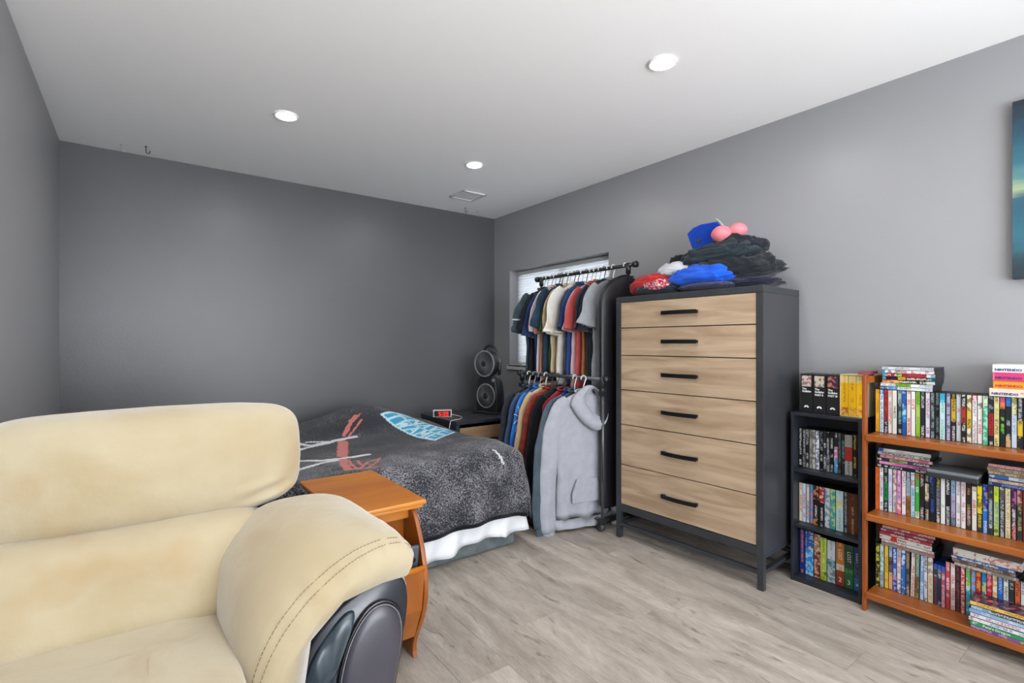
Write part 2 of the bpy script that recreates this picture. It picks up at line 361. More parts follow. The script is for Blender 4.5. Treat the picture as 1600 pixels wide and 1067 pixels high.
def arm(sgn):
    # sections in world-like x (right arm), z ; local y relative to 1.6
    def X(x): return (x-SX)*sgn
    secs = [
     (1.80, [(.20, .44), (.19, .50), (.205, .58), (.26, .635), (.34, .668), (.42, .672), (.50, .665), (.555, .64), (.575, .60), (.55, .56)]),
     (1.72, [(.18, .42), (.178, .50), (.192, .585), (.25, .652), (.33, .692), (.42, .70), (.51, .69), (.575, .66), (.598, .61), (.57, .555)]),
     (1.55, [(.182, .39), (.184, .48), (.205, .57), (.26, .637), (.34, .682), (.43, .698), (.52, .688), (.595, .657), (.618, .60), (.59, .555)]),
     (1.42, [(.188, .36), (.195, .455), (.225, .545), (.285, .612), (.36, .660), (.45, .684), (.53, .682), (.603, .654), (.625, .60), (.597, .552)]),
     (1.34, [(.20, .32), (.212, .42), (.250, .51), (.312, .582), (.385, .630), (.46, .660), (.54, .667), (.603, .648), (.627, .60), (.60, .55)]),
     (1.295, [(.215, .28), (.237, .39), (.278, .475), (.340, .545), (.41, .597), (.475, .628), (.545, .643), (.600, .633), (.622, .592), (.600, .552)]),
     (1.278, [(.245, .27), (.265, .385), (.305, .465), (.362, .530), (.425, .578), (.485, .605), (.548, .618), (.592, .612), (.610, .585), (.594, .560)]),
    ]
    # each section closed with an inner return, to make a thick pad
    rings = []
    dense = []
    for y, s in secs:
        c = catmull([(a, 0, b) for a, b in s], 4)
        last = c[-1]; first = c[0]
        ret = [Vector((last.x-.07, 0, last.z+.0)), Vector((.42, 0, .54)), Vector((.34, 0, .47)), Vector((first.x+.07, 0, first.z+.02))]
        dense.append((y, c+ret))
    ysm = [d[0] for d in dense]; n = len(dense[0][1])
    cols = []
    for k in range(n):
        cols.append(catmull([(d[1][k].x, d[0], d[1][k].z) for d in dense], 5))
    for j in range(len(cols[0])):
        rings.append([])
        for k in range(n):
            q = cols[k][j].copy()
            if k < n-4:
                # soft puckers along the stitched front edge, wide dents behind
                w = math.exp(-((q.y-1.30)/.05)**2)
                q.z += .004*w*math.sin(k*1.9)+.006*fbm(q.x*5, q.y*5, 3.0)
                q.x += .003*w*math.sin(k*1.7)
            rings[-1].append(Vector((X(q.x), q.y-1.6, q.z)))
    bm = B(); loft(bm, rings); pad = obj('armrest_pad', bm, m_suede, sofa, True)
    # stitching: two dashed lines along the pad near the front edge
    for yy, dy in ((1.318, 0), (1.304, 0)):
        # interpolate section
        j = min(range(len(cols[0])), key=lambda j: abs(cols[5][j].y-yy))
        line = [Vector((X(cols[k][j].x), cols[k][j].y-1.6, cols[k][j].z)) for k in range(1, n-8)]
        cen = Vector((X(.42), 1.5-1.6, .45))
        line = [q+(q-cen).normalized()*.0028 for q in line]
        line = catmull(line, 6)
        bm = B()
        for i in range(0, len(line)-1, 1):
            if i % 3 != 2: tube(bm, [line[i], line[i+1]], .0009, 4)
        obj('stitching', bm, m_thread, pad)
    # leather arm body
    prof = [(.30, .05), (.285, .30), (.315, .40), (.36, .475), (.42, .525), (.485, .556), (.545, .566), (.590, .552), (.606, .505), (.603, .45), (.588, .38), (.566, .31), (.553, .24), (.55, .05)]
    c = catmull([(a, 0, b) for a, b in prof], 3)
    bm = B(); rings = []
    cx, cz = .46, .35
    for y, s in ((1.84, .93), (1.83, 1.0), (1.33, 1.0), (1.298, .985), (1.288, .95)):
        rings.append([Vector((X(cx+(q.x-cx)*s), y-1.6, cz+(q.z-cz)*s)) for q in c])
    loft(bm, rings); obj('arm_body', bm, m_leather, sofa, True)
    # worn rim running along outer edge
    pts = [Vector((X(q.x+.001), 1.316-1.6, q.z)) for q in c[20:36]]
    bm = B(); tube(bm, pts, .0035, 6); obj('worn_seam', bm, m_worn, sofa, True)
    # oval front panel with piping
    op = [(.405, .05), (.400, .25), (.412, .36), (.440, .445), (.485, .500), (.530, .508), (.565, .480), (.578, .43), (.572, .36), (.556, .28), (.545, .20), (.54, .05)]
    oc = catmull([(a, 0, b) for a, b in op], 4); cx, cz = .49, .3
    bm = B(); rings = []
    for y, s in ((1.290, 1.0), (1.276, .985), (1.266, .93), (1.260, .80), (1.257, .5), (1.257, .1)):
        rings.append([Vector((X(cx+(q.x-cx)*s), y-1.6, cz+(q.z-cz)*s)) for q in oc])
    loft(bm, rings); pnl = obj('arm_panel', bm, m_leather2, sofa, True)
    bm = B(); tube(bm, [Vector((X(q.x), 1.278-1.6, q.z)) for q in oc], .005, 8); obj('piping', bm, m_piping, pnl, True)
    bm = B(); tube(bm, [Vector((X(cx+(q.x-cx)*.965-.001), 1.270-1.6, cz+(q.z-cz)*.975)) for q in oc], .0018, 6); obj('piping', bm, mat('grey_piping', '77757c', .5), pnl, True)
    # gathered leather fold inside of the panel
    fp = [(.318, .05), (.300, .26), (.325, .375), (.368, .452), (.425, .505), (.452, .50), (.425, .44), (.402, .36), (.392, .25), (.398, .05)]
    fc = catmull([(a, 0, b) for a, b in fp], 4); cx, cz = .37, .3
    bm = B(); rings = []
    for y, s in ((1.292, 1.0), (1.279, .96), (1.272, .8), (1.270, .4)):
        rings.append([Vector((X(cx+(q.x-cx)*s), y-1.6+.003*math.sin(q.z*60+q.x*30), cz+(q.z-cz)*s)) for q in fc])
    loft(bm, rings); obj('leather_fold', bm, m_leather3, sofa, True)
arm(1); arm(-1)
def cush(name, c, h, e1, e2, pole, fn=None, nu=96, nv=56):
    bm = B(); superq(bm, (sx(c[0]), c[1]-1.6, c[2]), h, e1, e2, pole, nu, nv, fn)
    return obj(name, bm, m_suede, sofa, True)
for s in (1, -1):
    cxh = .045 if s > 0 else 2*SX-.045
    def fh(q, p, s=s, cxh=cxh):
        lx = p.x*s
        t = max(0, min(1, (.80-q.z)/.14))
        q.x -= s*.075*t*t*max(0, lx)**2
        q.y += .03*(p.z*.5) - .012*max(0, 1-abs(p.z))        # leans back a little
        q.z += .012*(lx < 1)*math.cos(lx*1.3) - .012
        q.z += .006*fbm(q.x*3, q.z*3, 1); q.y += .010*fbm(q.x*4, q.z*4, 5)*(p.y < 0)
        # diagonal pull folds at the lower outer corner
        w = math.exp(-((lx-.78)/.22)**2-((q.z-.72)/.06)**2)
        q.y += .010*w*math.sin((q.z*1.0-lx*.12)*110)
        return q
    head = cush('headrest_cushion', (cxh, 1.865, .834), (.405, .125, .170), .62, .34, 'y', fh)
    cxl = -.05 if s > 0 else 2*SX+.05
    def fl(q, p, s=s):
        lx = p.x*s
        q.y += .06*(p.z*.5+.1)
        w = math.exp(-((lx-.92)/.16)**2-((p.z-.25)/.6)**2)
        q.y += .008*w*math.sin(q.z*150+lx*20)
        q.y += .012*fbm(q.x*4, q.z*4, 9)*(p.y < 0)
        return q
    cush('lumbar_cushion', (cxl, 1.775, .548), (.375, .145, .150), .6, .30, 'y', fl)
    cxs = -.11 if s > 0 else 2*SX+.11
    def fs(q, p, s=s):
        q.z += .012*fbm(q.x*5, q.y*5, 2)*(p.z > 0)-.012*p.x*p.x*(p.z > 0)
        return q
    seat = cush('seat_cushion', (cxs, 1.36, .37), (.315, .365, .088), .35, .22, 'z', fs, 96, 40)
    # seam cord between headrest and lumbar
    bm = B(); tube(bm, [(sx(-.27+i*.045) if s > 0 else sx(2*SX+.27-i*.045), 1.6+.100+.012*math.sin(i*.45)*0-1.6+.045, .683-.0022*i+.004*math.sin(i*1.1)) for i in range(14)], .003, 6); obj('seam', bm, m_thread, sofa, True)
bm = B(); box(bm, sx(-1.2), sx(.40), 1.86-1.6, 2.03-1.6, .08, .88); box(bm, sx(-1.25), sx(.45), 1.06-1.6, 1.95-1.6, .06, .30)
obj('sofa_frame', bm, m_leather, sofa, bevel=.04, seg=4)
for x in (-1.15, .35):
    for y in (1.15, 1.9):
        bm = B(); cyl(bm, (sx(x), y-1.6, 0), (sx(x), y-1.6, .065), .022, 16, .03); obj('foot', bm, m_piping, sofa)

# ------------------------------------------------------------------ woods
def wood(name, c1, c2, axis='y', rough=.35, coat=0, scale=5, hi=.65, spec=.5):
    st = {'x': (.35, 3, 3), 'y': (3, .35, 3), 'z': (3, 3, .35)}[axis]
    st = tuple(a*1.0 for a in st)
    return mat(name, c1, rough, hex2=c2, nscale=scale, stretch=st, lo=.35, hi=hi, bump=.04, bscale=40, bstretch=st, coat=coat, detail=7, distort=1.2, spec=spec)
m_oak = wood('honey_wood', 'BE6A14', 'D98A26', 'x', .28, .3, 3, .75)
m_oakz = wood('honey_wood_upright', '8E4810', 'B0661C', 'z', .3, .2, 3, .75)
m_oak2 = wood('bookcase_wood_shelf', '944C18', 'BC7028', 'y', .35, .1, 3, .75)
m_oak2z = wood('bookcase_wood_post', '8A4212', 'AA5A1E', 'z', .35, .1, 3, .75)
m_wash = wood('washed_oak', 'A78C70', 'C8AF93', 'y', .5, 0, 5.5, .62, .3)
m_wash2 = wood('washed_oak_x', '9A7B58', 'B8997A', 'x', .5, 0, 3.2, .7, .3)
m_char = mat('charcoal_frame', '3A3D42', .38, hex2='303338', nscale=14, stretch=(1, .4, 1), spec=.5, bump=.03, bscale=40)
m_side = mat('charcoal_side', '3D3E42', .3, hex2='37383c', nscale=3, spec=.55)
m_blackh = mat('handle_black', '202124', .35, metal=.5)
# ------------------------------------------------------------------ magazine side table
T = thing('side_table', 'honey-coloured wooden side table with curved sides behind the sofa arm', 'side table', (.725, 2.02, 0))
def L3(x, y): return x-.725, y-2.02
bm = B(); x0, y0 = L3(.560, 1.735); x1, y1 = L3(.888, 2.292)
box(bm, x0, x1, y0, y1, .583, .600); box(bm, x0+.010, x1-.010, y0+.010, y1-.010, .568, .583)
obj('top', bm, m_oak, T, bevel=.005, seg=3)
for xs in ((.585, .603), (.838, .856)):
    # curved side board, bowed at front and back
    pr = []
    zs = [0, .04, .09, .14, .2, .28, .36, .44, .5, .54, .568]
    fr = [1.745, 1.752, 1.735, 1.705, 1.675, 1.655, 1.660, 1.685, 1.715, 1.74, 1.765]
    fr = [f+.0 for f in fr]
    for z, f in zip(zs, fr): pr.append((f-2.02, z))
    bk = [(4.02-f-2.02, z) for z, f in zip(zs, fr)]
    arch = [(.10, 0), (.07, .05), (.0, .075), (-.07, .05), (-.10, 0)]
    poly = [tuple(v)[:2] for v in [(q.x, q.y) for q in catmull([(a, b, 0) for a, b in pr], 3)]]
    polyb = [(q.x, q.y) for q in catmull([(a, b, 0) for a, b in bk[::-1]], 3)]
    bm = B(); prism(bm, poly+polyb+arch, xs[0]-.725, xs[1]-.725, 'x'); obj('side_panel', bm, m_oakz, T, bevel=.004, seg=2)
xa, xb = .603-.725, .838-.725
boxo('middle_board', (xa, xb, 1.835-2.02, 1.850-2.02, .10, .568), m_oakz, T)
boxo('apron', (xa, xb, 1.79-2.02, 1.805-2.02, .525, .568), m_oak, T)
boxo('pocket_floor', (xa, xb, 1.735-2.02, 2.25-2.02, .095, .108), m_oak, T)
bm = B(); prism(bm, [(1.735-2.02, .09), (1.672-2.02, .22), (1.650-2.02, .375), (1.664-2.02, .375), (1.686-2.02, .22), (1.749-2.02, .09)], xa, xb, 'x'); obj('pocket_front', bm, m_oakz, T, bevel=.002)
bm = B(); tube(bm, [(xa, 1.657-2.02, .378), (xb, 1.657-2.02, .378)], .010, 12); obj('pocket_rail', bm, m_oak, T, True)
boxo('back_board', (xa, xb, 2.19-2.02, 2.205-2.02, .10, .568), m_oakz, T)
bm = B(); Mx = Matrix.Translation((.754, 1.745, .112)) @ Matrix.Rotation(R(9), 4, 'X')
box(bm, -.08, .08, -.008, .008, 0, .345, M=Mx); o = obj('tablet', bm, mat('slate_plastic', '4C5661', .4), None, bevel=.006, seg=3)
tag(o, 'slate grey tablet case standing in the side table pocket', 'tablet')
bm = B(); box(bm, .05, .066, -.0095, -.0078, .285, .301, M=Mx); obj('camera_bump', bm, m_piping, o, bevel=.0005)

# ------------------------------------------------------------------ bed
BX0, BX1, BY0, BY1 = .45, 1.83, 2.37, 4.08
bed = thing('bed', 'low double bed with white sheet on a grey fabric base', 'bed', ((BX0+BX1)/2, (BY0+BY1)/2, 0))
bcx, bcy = (BX0+BX1)/2, (BY0+BY1)/2
m_base = mat('grey_base_fabric', '6C7476', .9, hex2='5a6264', nscale=20, bump=.2, bscale=30)
m_sheet = mat('white_sheet', 'EEF0F4', .8, bump=.12, bscale=14)
bm = B(); box(bm, BX0-bcx+.02, BX1-bcx-.02, BY0-bcy+.012, BY1-bcy, .0, .24); obj('box_base', bm, m_base, bed, bevel=.02, seg=3)
bm = B(); box(bm, BX0-bcx, BX1-bcx, BY0-bcy, BY1-bcy, .24, .535); obj('mattress', bm, m_sheet, bed, bevel=.06, seg=4)
# hanging sheet: foot side and right side with wavy folds
def skirt():
    bm = B(); rows = []
    pts = []
    N = 150; R0 = .05
    path = []
    for i in range(N+1):
        t = i/N*(1.36+.9)
        if t < 1.36: path.append((BX0+t, BY0, 0, -1, t))
        else: path.append((BX1, BY0+(t-1.36), 1, 0, t))
    for j in range(15):
        f = j/14; row = []
        for (x, y, nx, ny, t) in path:
            if abs(t-1.36) < .05: nx, ny = .7, -.7
            bot = .070+.028*math.sin(t*4.2+2.6)+.008*math.sin(t*13)
            z = .44+(bot-.44)*f
            off = .010+f*(.024+.016*math.sin(t*38+f*5.5)+.012*math.sin(t*21-f*5+1))+.02*f*f*(abs(t-1.36) < .15)
            row.append(bm.verts.new((x+nx*off-bcx, y+ny*off-bcy, z)))
        rows.append(row)
    for a, b in zip(rows, rows[1:]):
        for i in range(N): bm.faces.new((a[i], a[i+1], b[i+1], b[i])).smooth = True
    o = obj('sheet', bm, m_sheet, bed, True); s = o.modifiers.new('s', 'SOLIDIFY'); s.thickness = .003; return o
skirt()
# blanket height function
def gz(x, y):
    h = .565
    h += .135*math.exp(-((x-1.42)/.30)**2-((y-3.58)/.32)**2)
    h += .07*math.exp(-((x-1.15)/.30)**2-((y-3.55)/.28)**2)
    h += .03*math.exp(-((x-1.66)/.22)**2-((y-2.62)/.25)**2)
    h += .05*math.exp(-((x-.8)/.3)**2-((y-3.6)/.3)**2)
    h += .010*fbm(x*3, y*3, 4)
    return h
CX0, CX1, CY0, CY1 = .47, 1.79, 2.425, 3.98
def blanket_pt(s, t):
    dx = max(0, s-CX1)-max(0, CX0-s); dy = -max(0, CY0-t)
    ax, ay = abs(dx), abs(dy); dd = (ax**5+ay**5)**(1/5)
    xc = min(max(s, CX0), CX1); yc = min(max(t, CY0), CY1)
    z = gz(xc, yc)
    if dd <= 0: return Vector((s, t, z))
    l = math.hypot(dx, dy); ux, uy = dx/l, dy/l
    rr = .085
    if dd < rr*PI/2:
        a = dd/rr; o = rr*math.sin(a); dz = rr*(1-math.cos(a))
    else:
        e = dd-rr*PI/2; o = rr+.09*e; dz = rr+e
        along = (s if ay > ax else t)
        o += e*.05*math.sin(along*17+1.0)+e*.03*math.sin(along*31)
        if ax > 0 and ay > 0: o += e*.10*min(ax, ay)/max(ax, ay)
    return Vector((xc+ux*o, yc+uy*o, max(z-dz, .012)))
def hit_bed(u, v):
    d = ray(u, v); t = 1.5; best = (9, None)
    while t < 5.5:
        P = Vector((0, 0, CAM_H))+d*t
        if P.x > CX0-.2 and P.x < CX1 and P.y > CY0 and P.z < gz(P.x, P.y): return (P.x, P.y)
        if CX0-.2 < P.x < CX1+.05 and CY0 < P.y < CY1-.1 and P.z-gz(P.x, P.y) < best[0]: best = (P.z-gz(P.x, P.y), (P.x, P.y))
        t += .004
    return best[1] or (1.2, 3)
Z3 = lambda x, y: hit_bed(450+x/5.714, 630+y/5.714)
def inpoly(x, y, P):
    c = False; n = len(P)
    for i in range(n):
        x1, y1 = P[i]; x2, y2 = P[i-1]
        if (y1 > y) != (y2 > y) and x < (x2-x1)*(y-y1)/(y2-y1)+x1: c = not c
    return c
def segd(x, y, a, b):
    vx, vy = b[0]-a[0], b[1]-a[1]; L2 = vx*vx+vy*vy+1e-9
    t = max(0, min(1, ((x-a[0])*vx+(y-a[1])*vy)/L2)); return math.hypot(x-a[0]-vx*t, y-a[1]-vy*t), t
# printed motifs, as world xy
lg = [Z3(815, 100), Z3(1070, 68), Z3(1530, 268), Z3(1315, 342)]
def bil(u, v):
    a, b, c, d = lg   # a left, b top, c right, d bottom : u along a->d / b->c , v from a->b
    x = (a[0]*(1-v)+b[0]*v)*(1-u)+(d[0]*(1-v)+c[0]*v)*u; y = (a[1]*(1-v)+b[1]*v)*(1-u)+(d[1]*(1-v)+c[1]*v)*u
    return x, y
letters = []
def stroke(row, u0, w, pts):
    vb, vh = (.08, .40) if row == 0 else (.56, .36)
    for q in pts:
        letters.append([bil(u0+w*a, vb+vh*b) for a, b in q])
GL = {'I': [[(.5, 0), (.5, 1)]], 'W': [[(0, 1), (.25, 0), (.5, .8), (.75, 0), (1, 1)]], 'A': [[(0, 0), (.5, 1), (1, 0)], [(.2, .4), (.8, .4)]],
      'M': [[(0, 0), (.1, 1), (.5, .3), (.9, 1), (1, 0)]], 'E': [[(1, 0), (0, 0), (0, 1), (1, 1)], [(0, .5), (.8, .5)]], 'V': [[(0, 1), (.5, 0), (1, 1)]], 'N': [[(0, 0), (0, 1), (1, 0), (1, 1)]]}
for row, wrd in ((0, 'IWAME'), (1, 'ENAVE')):
    for i, ch in enumerate(wrd): stroke(row, .07+i*.18, .12, GL[ch])
white = [([(60, 365), (200, 385), (400, 345), (600, 305)], 16), ([(75, 430), (250, 385), (400, 350)], 15), ([(170, 355), (300, 350), (420, 345)], 9),
         ([(90, 522), (300, 520), (520, 495), (710, 465)], 18), ([(95, 600), (250, 555), (430, 520)], 12), ([(-120, 340), (60, 365)], 15), ([(-120, 520), (90, 522)], 17)]
red = [([(640, 100), (560, 190), (500, 300)], 10), ([(600, 110), (540, 200), (490, 290)], 10), ([(655, 150), (600, 230), (540, 300)], 9), ([(465, 350), (460, 480)], 16), ([(510, 350), (505, 480)], 20), ([(560, 150), (520, 260)], 8),
       ([(490, 500), (500, 560), (540, 600)], 22), ([(540, 510), (570, 560), (620, 590)], 10), ([(620, 520), (660, 560), (720, 550)], 9), ([(640, 590), (720, 530), (820, 495)], 9), ([(700, 590), (780, 540), (820, 500)], 7), ([(540, 595), (640, 600), (820, 568)], 9)]
rg = [(1075, 425, 'x')]
def conv(ls, px):
    out = []
    for pts, w in ls:
        W_ = [Z3(*q) for q in pts]; out.append((W_, w))
    return out
white = conv(white, 0); red = conv(red, 0)
m_blk = bpy.data.materials.new('sherpa_blanket'); m_blk.use_nodes = True; nt = m_blk.node_tree; L = nt.links.new; p = nt.nodes['Principled BSDF']
p.inputs['Roughness'].default_value = .95; p.inputs['Specular IOR Level'].default_value = .1; p.inputs['Sheen Weight'].default_value = .15
at = nd(nt, 'ShaderNodeVertexColor', layer_name='print'); tc = nd(nt, 'ShaderNodeTexCoord')
nn = nd(nt, 'ShaderNodeTexNoise'); nn.inputs['Scale'].default_value = 150; nn.inputs['Detail'].default_value = 3; L(tc.outputs['Object'], nn.inputs['Vector'])
nl = nd(nt, 'ShaderNodeTexNoise'); nl.inputs['Scale'].default_value = 6; nl.inputs['Detail'].default_value = 4; L(tc.outputs['Object'], nl.inputs['Vector'])
sx_ = nd(nt, 'ShaderNodeSeparateXYZ'); L(tc.outputs['Object'], sx_.inputs[0])
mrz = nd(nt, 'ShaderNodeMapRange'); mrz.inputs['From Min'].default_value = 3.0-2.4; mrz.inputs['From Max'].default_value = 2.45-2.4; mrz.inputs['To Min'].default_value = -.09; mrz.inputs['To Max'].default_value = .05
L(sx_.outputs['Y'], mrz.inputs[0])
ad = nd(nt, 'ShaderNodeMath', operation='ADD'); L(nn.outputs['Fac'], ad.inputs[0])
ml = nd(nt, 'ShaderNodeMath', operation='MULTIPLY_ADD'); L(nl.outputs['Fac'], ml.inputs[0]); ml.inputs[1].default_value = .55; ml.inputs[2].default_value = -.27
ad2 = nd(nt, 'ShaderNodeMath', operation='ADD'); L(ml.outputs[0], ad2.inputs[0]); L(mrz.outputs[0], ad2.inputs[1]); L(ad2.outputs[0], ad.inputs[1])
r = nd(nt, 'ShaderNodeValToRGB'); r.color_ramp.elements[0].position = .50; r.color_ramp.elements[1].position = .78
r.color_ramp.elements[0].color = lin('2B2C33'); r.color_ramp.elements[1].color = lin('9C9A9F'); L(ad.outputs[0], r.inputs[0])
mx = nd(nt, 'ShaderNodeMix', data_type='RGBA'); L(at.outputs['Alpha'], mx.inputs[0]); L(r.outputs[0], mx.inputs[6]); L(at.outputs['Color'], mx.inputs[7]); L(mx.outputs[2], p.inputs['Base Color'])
bp = nd(nt, 'ShaderNodeBump'); bp.inputs['Strength'].default_value = .6; bp.inputs['Distance'].default_value = .008; L(nn.outputs['Fac'], bp.inputs['Height']); L(bp.outputs[0], p.inputs['Normal'])
st = .0085
S0, S1, T0, T1 = CX0-.30, CX1+.38, CY0-.43, CY1
ni = int((S1-S0)/st); nj = int((T1-T0)/st)
verts = []; cols = []
xs_l = [q[0] for q in lg]; ys_l = [q[1] for q in lg]; lb = (min(xs_l)-.02, max(xs_l)+.02, min(ys_l)-.02, max(ys_l)+.02)
wbl = lin('D9D9DC')[:3]; rbl = lin('C9746C')[:3]; cy = lin('2FA3CF')[:3]; cyl_ = lin('C9EDF5')[:3]; dk = lin('15161c')[:3]
for j in range(nj+1):
    for i in range(ni+1):
        s = S0+i*st; t = T0+j*st
        P = blanket_pt(s, t); verts.append((P.x-1.2, P.y-2.4, P.z))
        c = (0, 0, 0, 0)
        if s < S0+.02 or s > S1-.02 or t < T0+.022: c = (*dk, 1)
        elif CX0 < s < CX1 and t > CY0:
            if lb[0] < s < lb[1] and lb[2] < t < lb[3] and inpoly(s, t, lg):
                c = (*cy, 1)
                ed = min(segd(s, t, lg[k], lg[k-1])[0] for k in range(4))
                if ed < .022: c = (*cyl_, 1)
                elif segd(s, t, bil(0, .5), bil(1, .5))[0] < .007: c = (*cyl_, 1)
                else:
                    for ln in letters:
                        if any(segd(s, t, ln[k], ln[k+1])[0] < .0095 for k in range(len(ln)-1)): c = (*cyl_, 1); break
            elif s < 1.5:
                for W_, w in white:
                    if any(segd(s, t, W_[k], W_[k+1])[0] < w*.00125+.003*noise.noise(Vector((s*50, t*50, 0))) for k in range(len(W_)-1)): c = (*wbl, 1); break
                else:
                    for W_, w in red:
                        if any(segd(s, t, W_[k], W_[k+1])[0] < w*.0010+.006*noise.noise(Vector((s*60, t*60, 0))) for k in range(len(W_)-1)): c = (*rbl, 1); break
        elif .005 < CY0-t:
            if segd(s, t, (1.655, CY0-.03), (1.685, CY0-.12))[0] < .009+.004*noise.noise(Vector((s*60, t*60, 0))): c = (*wbl, .9)
        cols.append(c)
faces = [(j*(ni+1)+i, j*(ni+1)+i+1, (j+1)*(ni+1)+i+1, (j+1)*(ni+1)+i) for j in range(nj) for i in range(ni)]
me = bpy.data.meshes.new('blanket'); me.from_pydata(verts, [], faces); me.update()
ca = me.color_attributes.new('print', 'FLOAT_COLOR', 'POINT')
ca.data.foreach_set('color', [v for c in cols for v in c])
me.materials.append(m_blk); me.shade_smooth()
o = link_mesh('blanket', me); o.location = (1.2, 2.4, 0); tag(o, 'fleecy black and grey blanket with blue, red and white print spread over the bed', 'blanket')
sm = o.modifiers.new('s', 'SOLIDIFY'); sm.thickness = .008; sm.offset = 0

# ------------------------------------------------------------------ nightstand, clock, fan
NS = thing('nightstand', 'black nightstand with weathered wood drawers between bed and clothes rack', 'nightstand', (2.25, 3.58, 0))
boxo('top', (-.32, .32, -.30, .30, .575, .60), m_char, NS, .003)
bm = B(); box(bm, -.32, -.29, -.295, .29, .10, .575); box(bm, .29, .32, -.295, .29, .10, .575); box(bm, -.29, .29, .26, .28, .10, .575); box(bm, -.29, .29, -.295, .28, .10, .13); box(bm, -.29, .29, -.295, .28, .335, .350)
obj('carcass', bm, m_char, NS)
for z0, z1 in ((.352, .548), (.133, .333)):
    d = boxo('drawer', (-.287, .287, -.297, -.277, z0+.003, z1), m_wash2, NS, .002)
    bm = B(); zc = (z0+z1)/2; tube(bm, [(-.08, -.298, zc), (-.08, -.325, zc), (.08, -.325, zc), (.08, -.298, zc)], .007, 8); obj('handle', bm, m_blackh, d)
for x in (-.305, .305):
    for y in (-.28, .27): boxo('leg', (x-.015, x+.015, y-.015, y+.015, 0, .10), m_char, NS)
m_wpl = mat('white_plastic', 'E2E0E0', .4); m_disp = mat('display_dark', '120204', .5); m_led = mat('red_led', 'FF2418', .5, emit=1.1)
dcl = ray(688, 650); dcl = dcl*(.6/(-dcl.z)) if False else ray(688, 645)*(( .6)/((645-536)/FPX))
CK = thing('alarm_clock', 'small white digital alarm clock with red numbers on the nightstand', 'clock', (1.985, 3.60, .60), R(-28))
bm = B(); prism(bm, [(-.02, 0), (.03, 0), (.03, .05), (-.012, .06), (-.028, .055)], -.075, .075, 'x'); obj('body', bm, m_wpl, CK, bevel=.005, seg=3)
bm = B(); prism(bm, [(-.0235, .006), (-.022, .006), (-.0285, .053), (-.030, .053)], -.066, .066, 'x'); obj('display', bm, m_disp, CK)
SEG = {'5': 'afgcd', '3': 'abgcd', '9': 'abcdfg'}
def digit(bm, ch, x, s):
    w = .018*s; h = .034*s; t = .0045*s
    R_ = {'a': (0, w, h-t, h), 'g': (0, w, h/2-t/2, h/2+t/2), 'd': (0, w, 0, t), 'f': (0, t, h/2, h), 'e': (0, t, 0, h/2), 'b': (w-t, w, h/2, h), 'c': (w-t, w, 0, h/2)}
    for k in SEG[ch]:
        a, b, c, d = R_[k]
        y = -.0265; sl = -.006/.047
        vs = [bm.verts.new((x+q, -.0245+sl*(z+.006)-.002, z+.010)) for q, z in ((a, c), (b, c), (b, d), (a, d))]
        bm.faces.new(vs)
bm = B(); digit(bm, '5', -.030, 1); digit(bm, '3', .002, 1); digit(bm, '9', .028, 1)
for z in (.020, .034):
    yy = -.0245-.006/.047*(z)-.003
    vs = [bm.verts.new((-.006+q, yy, z+r)) for q, r in ((0, 0), (.004, 0), (.004, .004), (0, .004))]; bm.faces.new(vs)
obj('digits', bm, m_led, CK)
bm = B(); tube(bm, catmull([(2.06, 3.62, .615), (2.10, 3.50, .604), (2.02, 3.38, .606), (1.935, 3.34, .608), (1.912, 3.345, .59), (1.905, 3.36, .45), (1.90, 3.40, .05)], 8), .0028, 8)
bm2 = bm; o = obj('cord', bm, m_wpl, None, True); tag(o, 'thin white cable running off the front of the nightstand top', 'cable')
# fan: two round heads in one black tower
FN = thing('twin_fan', 'black two-headed tower fan standing on the nightstand', 'fan', (2.43, 3.56, .60), R(-76))
m_fan = mat('fan_plastic', '26282C', .4, spec=.5); m_fan2 = mat('fan_inner', '0c0d0f', .5); m_grill = mat('fan_grill', '85888c', .3)
FN.scale = (1.0, 1.0, 1.0)
bm = B()
prof = [(-.115, 0), (.115, 0), (.120, .10), (.112, .20), (.095, .285), (.07, .33), (-.07, .33), (-.105, .27), (-.118, .18), (-.12, .08)]
c = catmull([(a, b, 0) for a, b in prof]+[(prof[0][0], prof[0][1], 0)], 1)[:-1]
rings = []
for y, s in ((-.052, .97), (-.045, 1.0), (.02, .98), (.07, .82), (.085, .6)): rings.append([Vector((q.x*s, y, q.y*(.4+.6*s))) for q in c])
loft(bm, rings); obj('housing', bm, m_fan, FN, False, bevel=.006)
bm = B(); box(bm, -.13, .13, -.085, .10, 0, .018); obj('foot', bm, m_fan, FN, bevel=.008, seg=3)
def fan_head(cz, yb, r, depth):
    bm = B(); rings = []
    for y, s in ((yb, .97), (yb+.006, 1.0), (yb+depth*.6, .97), (yb+depth, .72)):
        rings.append([Vector((r*s*math.cos(a), y, cz+r*s*math.sin(a))) for a in [2*PI*k/48 for k in range(48)]])
    loft(bm, rings); hd = obj('fan_head', bm, m_fan, FN, True)
    bm = B(); tube(bm, [(r*.96*math.cos(a), yb-.003, cz+r*.96*math.sin(a)) for a in [2*PI*k/48 for k in range(48)]], .006, 8, closed=True); obj('rim', bm, m_grill, hd, True)
    bm = B(); cyl(bm, (0, yb-.0005, cz), (0, yb-.002, cz), r*.93, 40); obj('dark_backing', bm, m_fan2, hd)
    bm = B()
    for k in range(44):
        a = 2*PI*k/44; pts = []
        for j in range(6):
            f = .25+.68*j/5; aa = a+.9*(1-f)
            pts.append((r*f*math.cos(aa), yb-.004-.008*math.sin(PI*f), cz+r*f*math.sin(aa)))
        tube(bm, pts, .0011, 4, cap=False)
    obj('grille', bm, m_grill, hd)
    bm = B(); cyl(bm, (0, yb-.002, cz), (0, yb-.016, cz), r*.24, 24, r*.2); obj('hub', bm, m_fan, hd, bevel=.002)
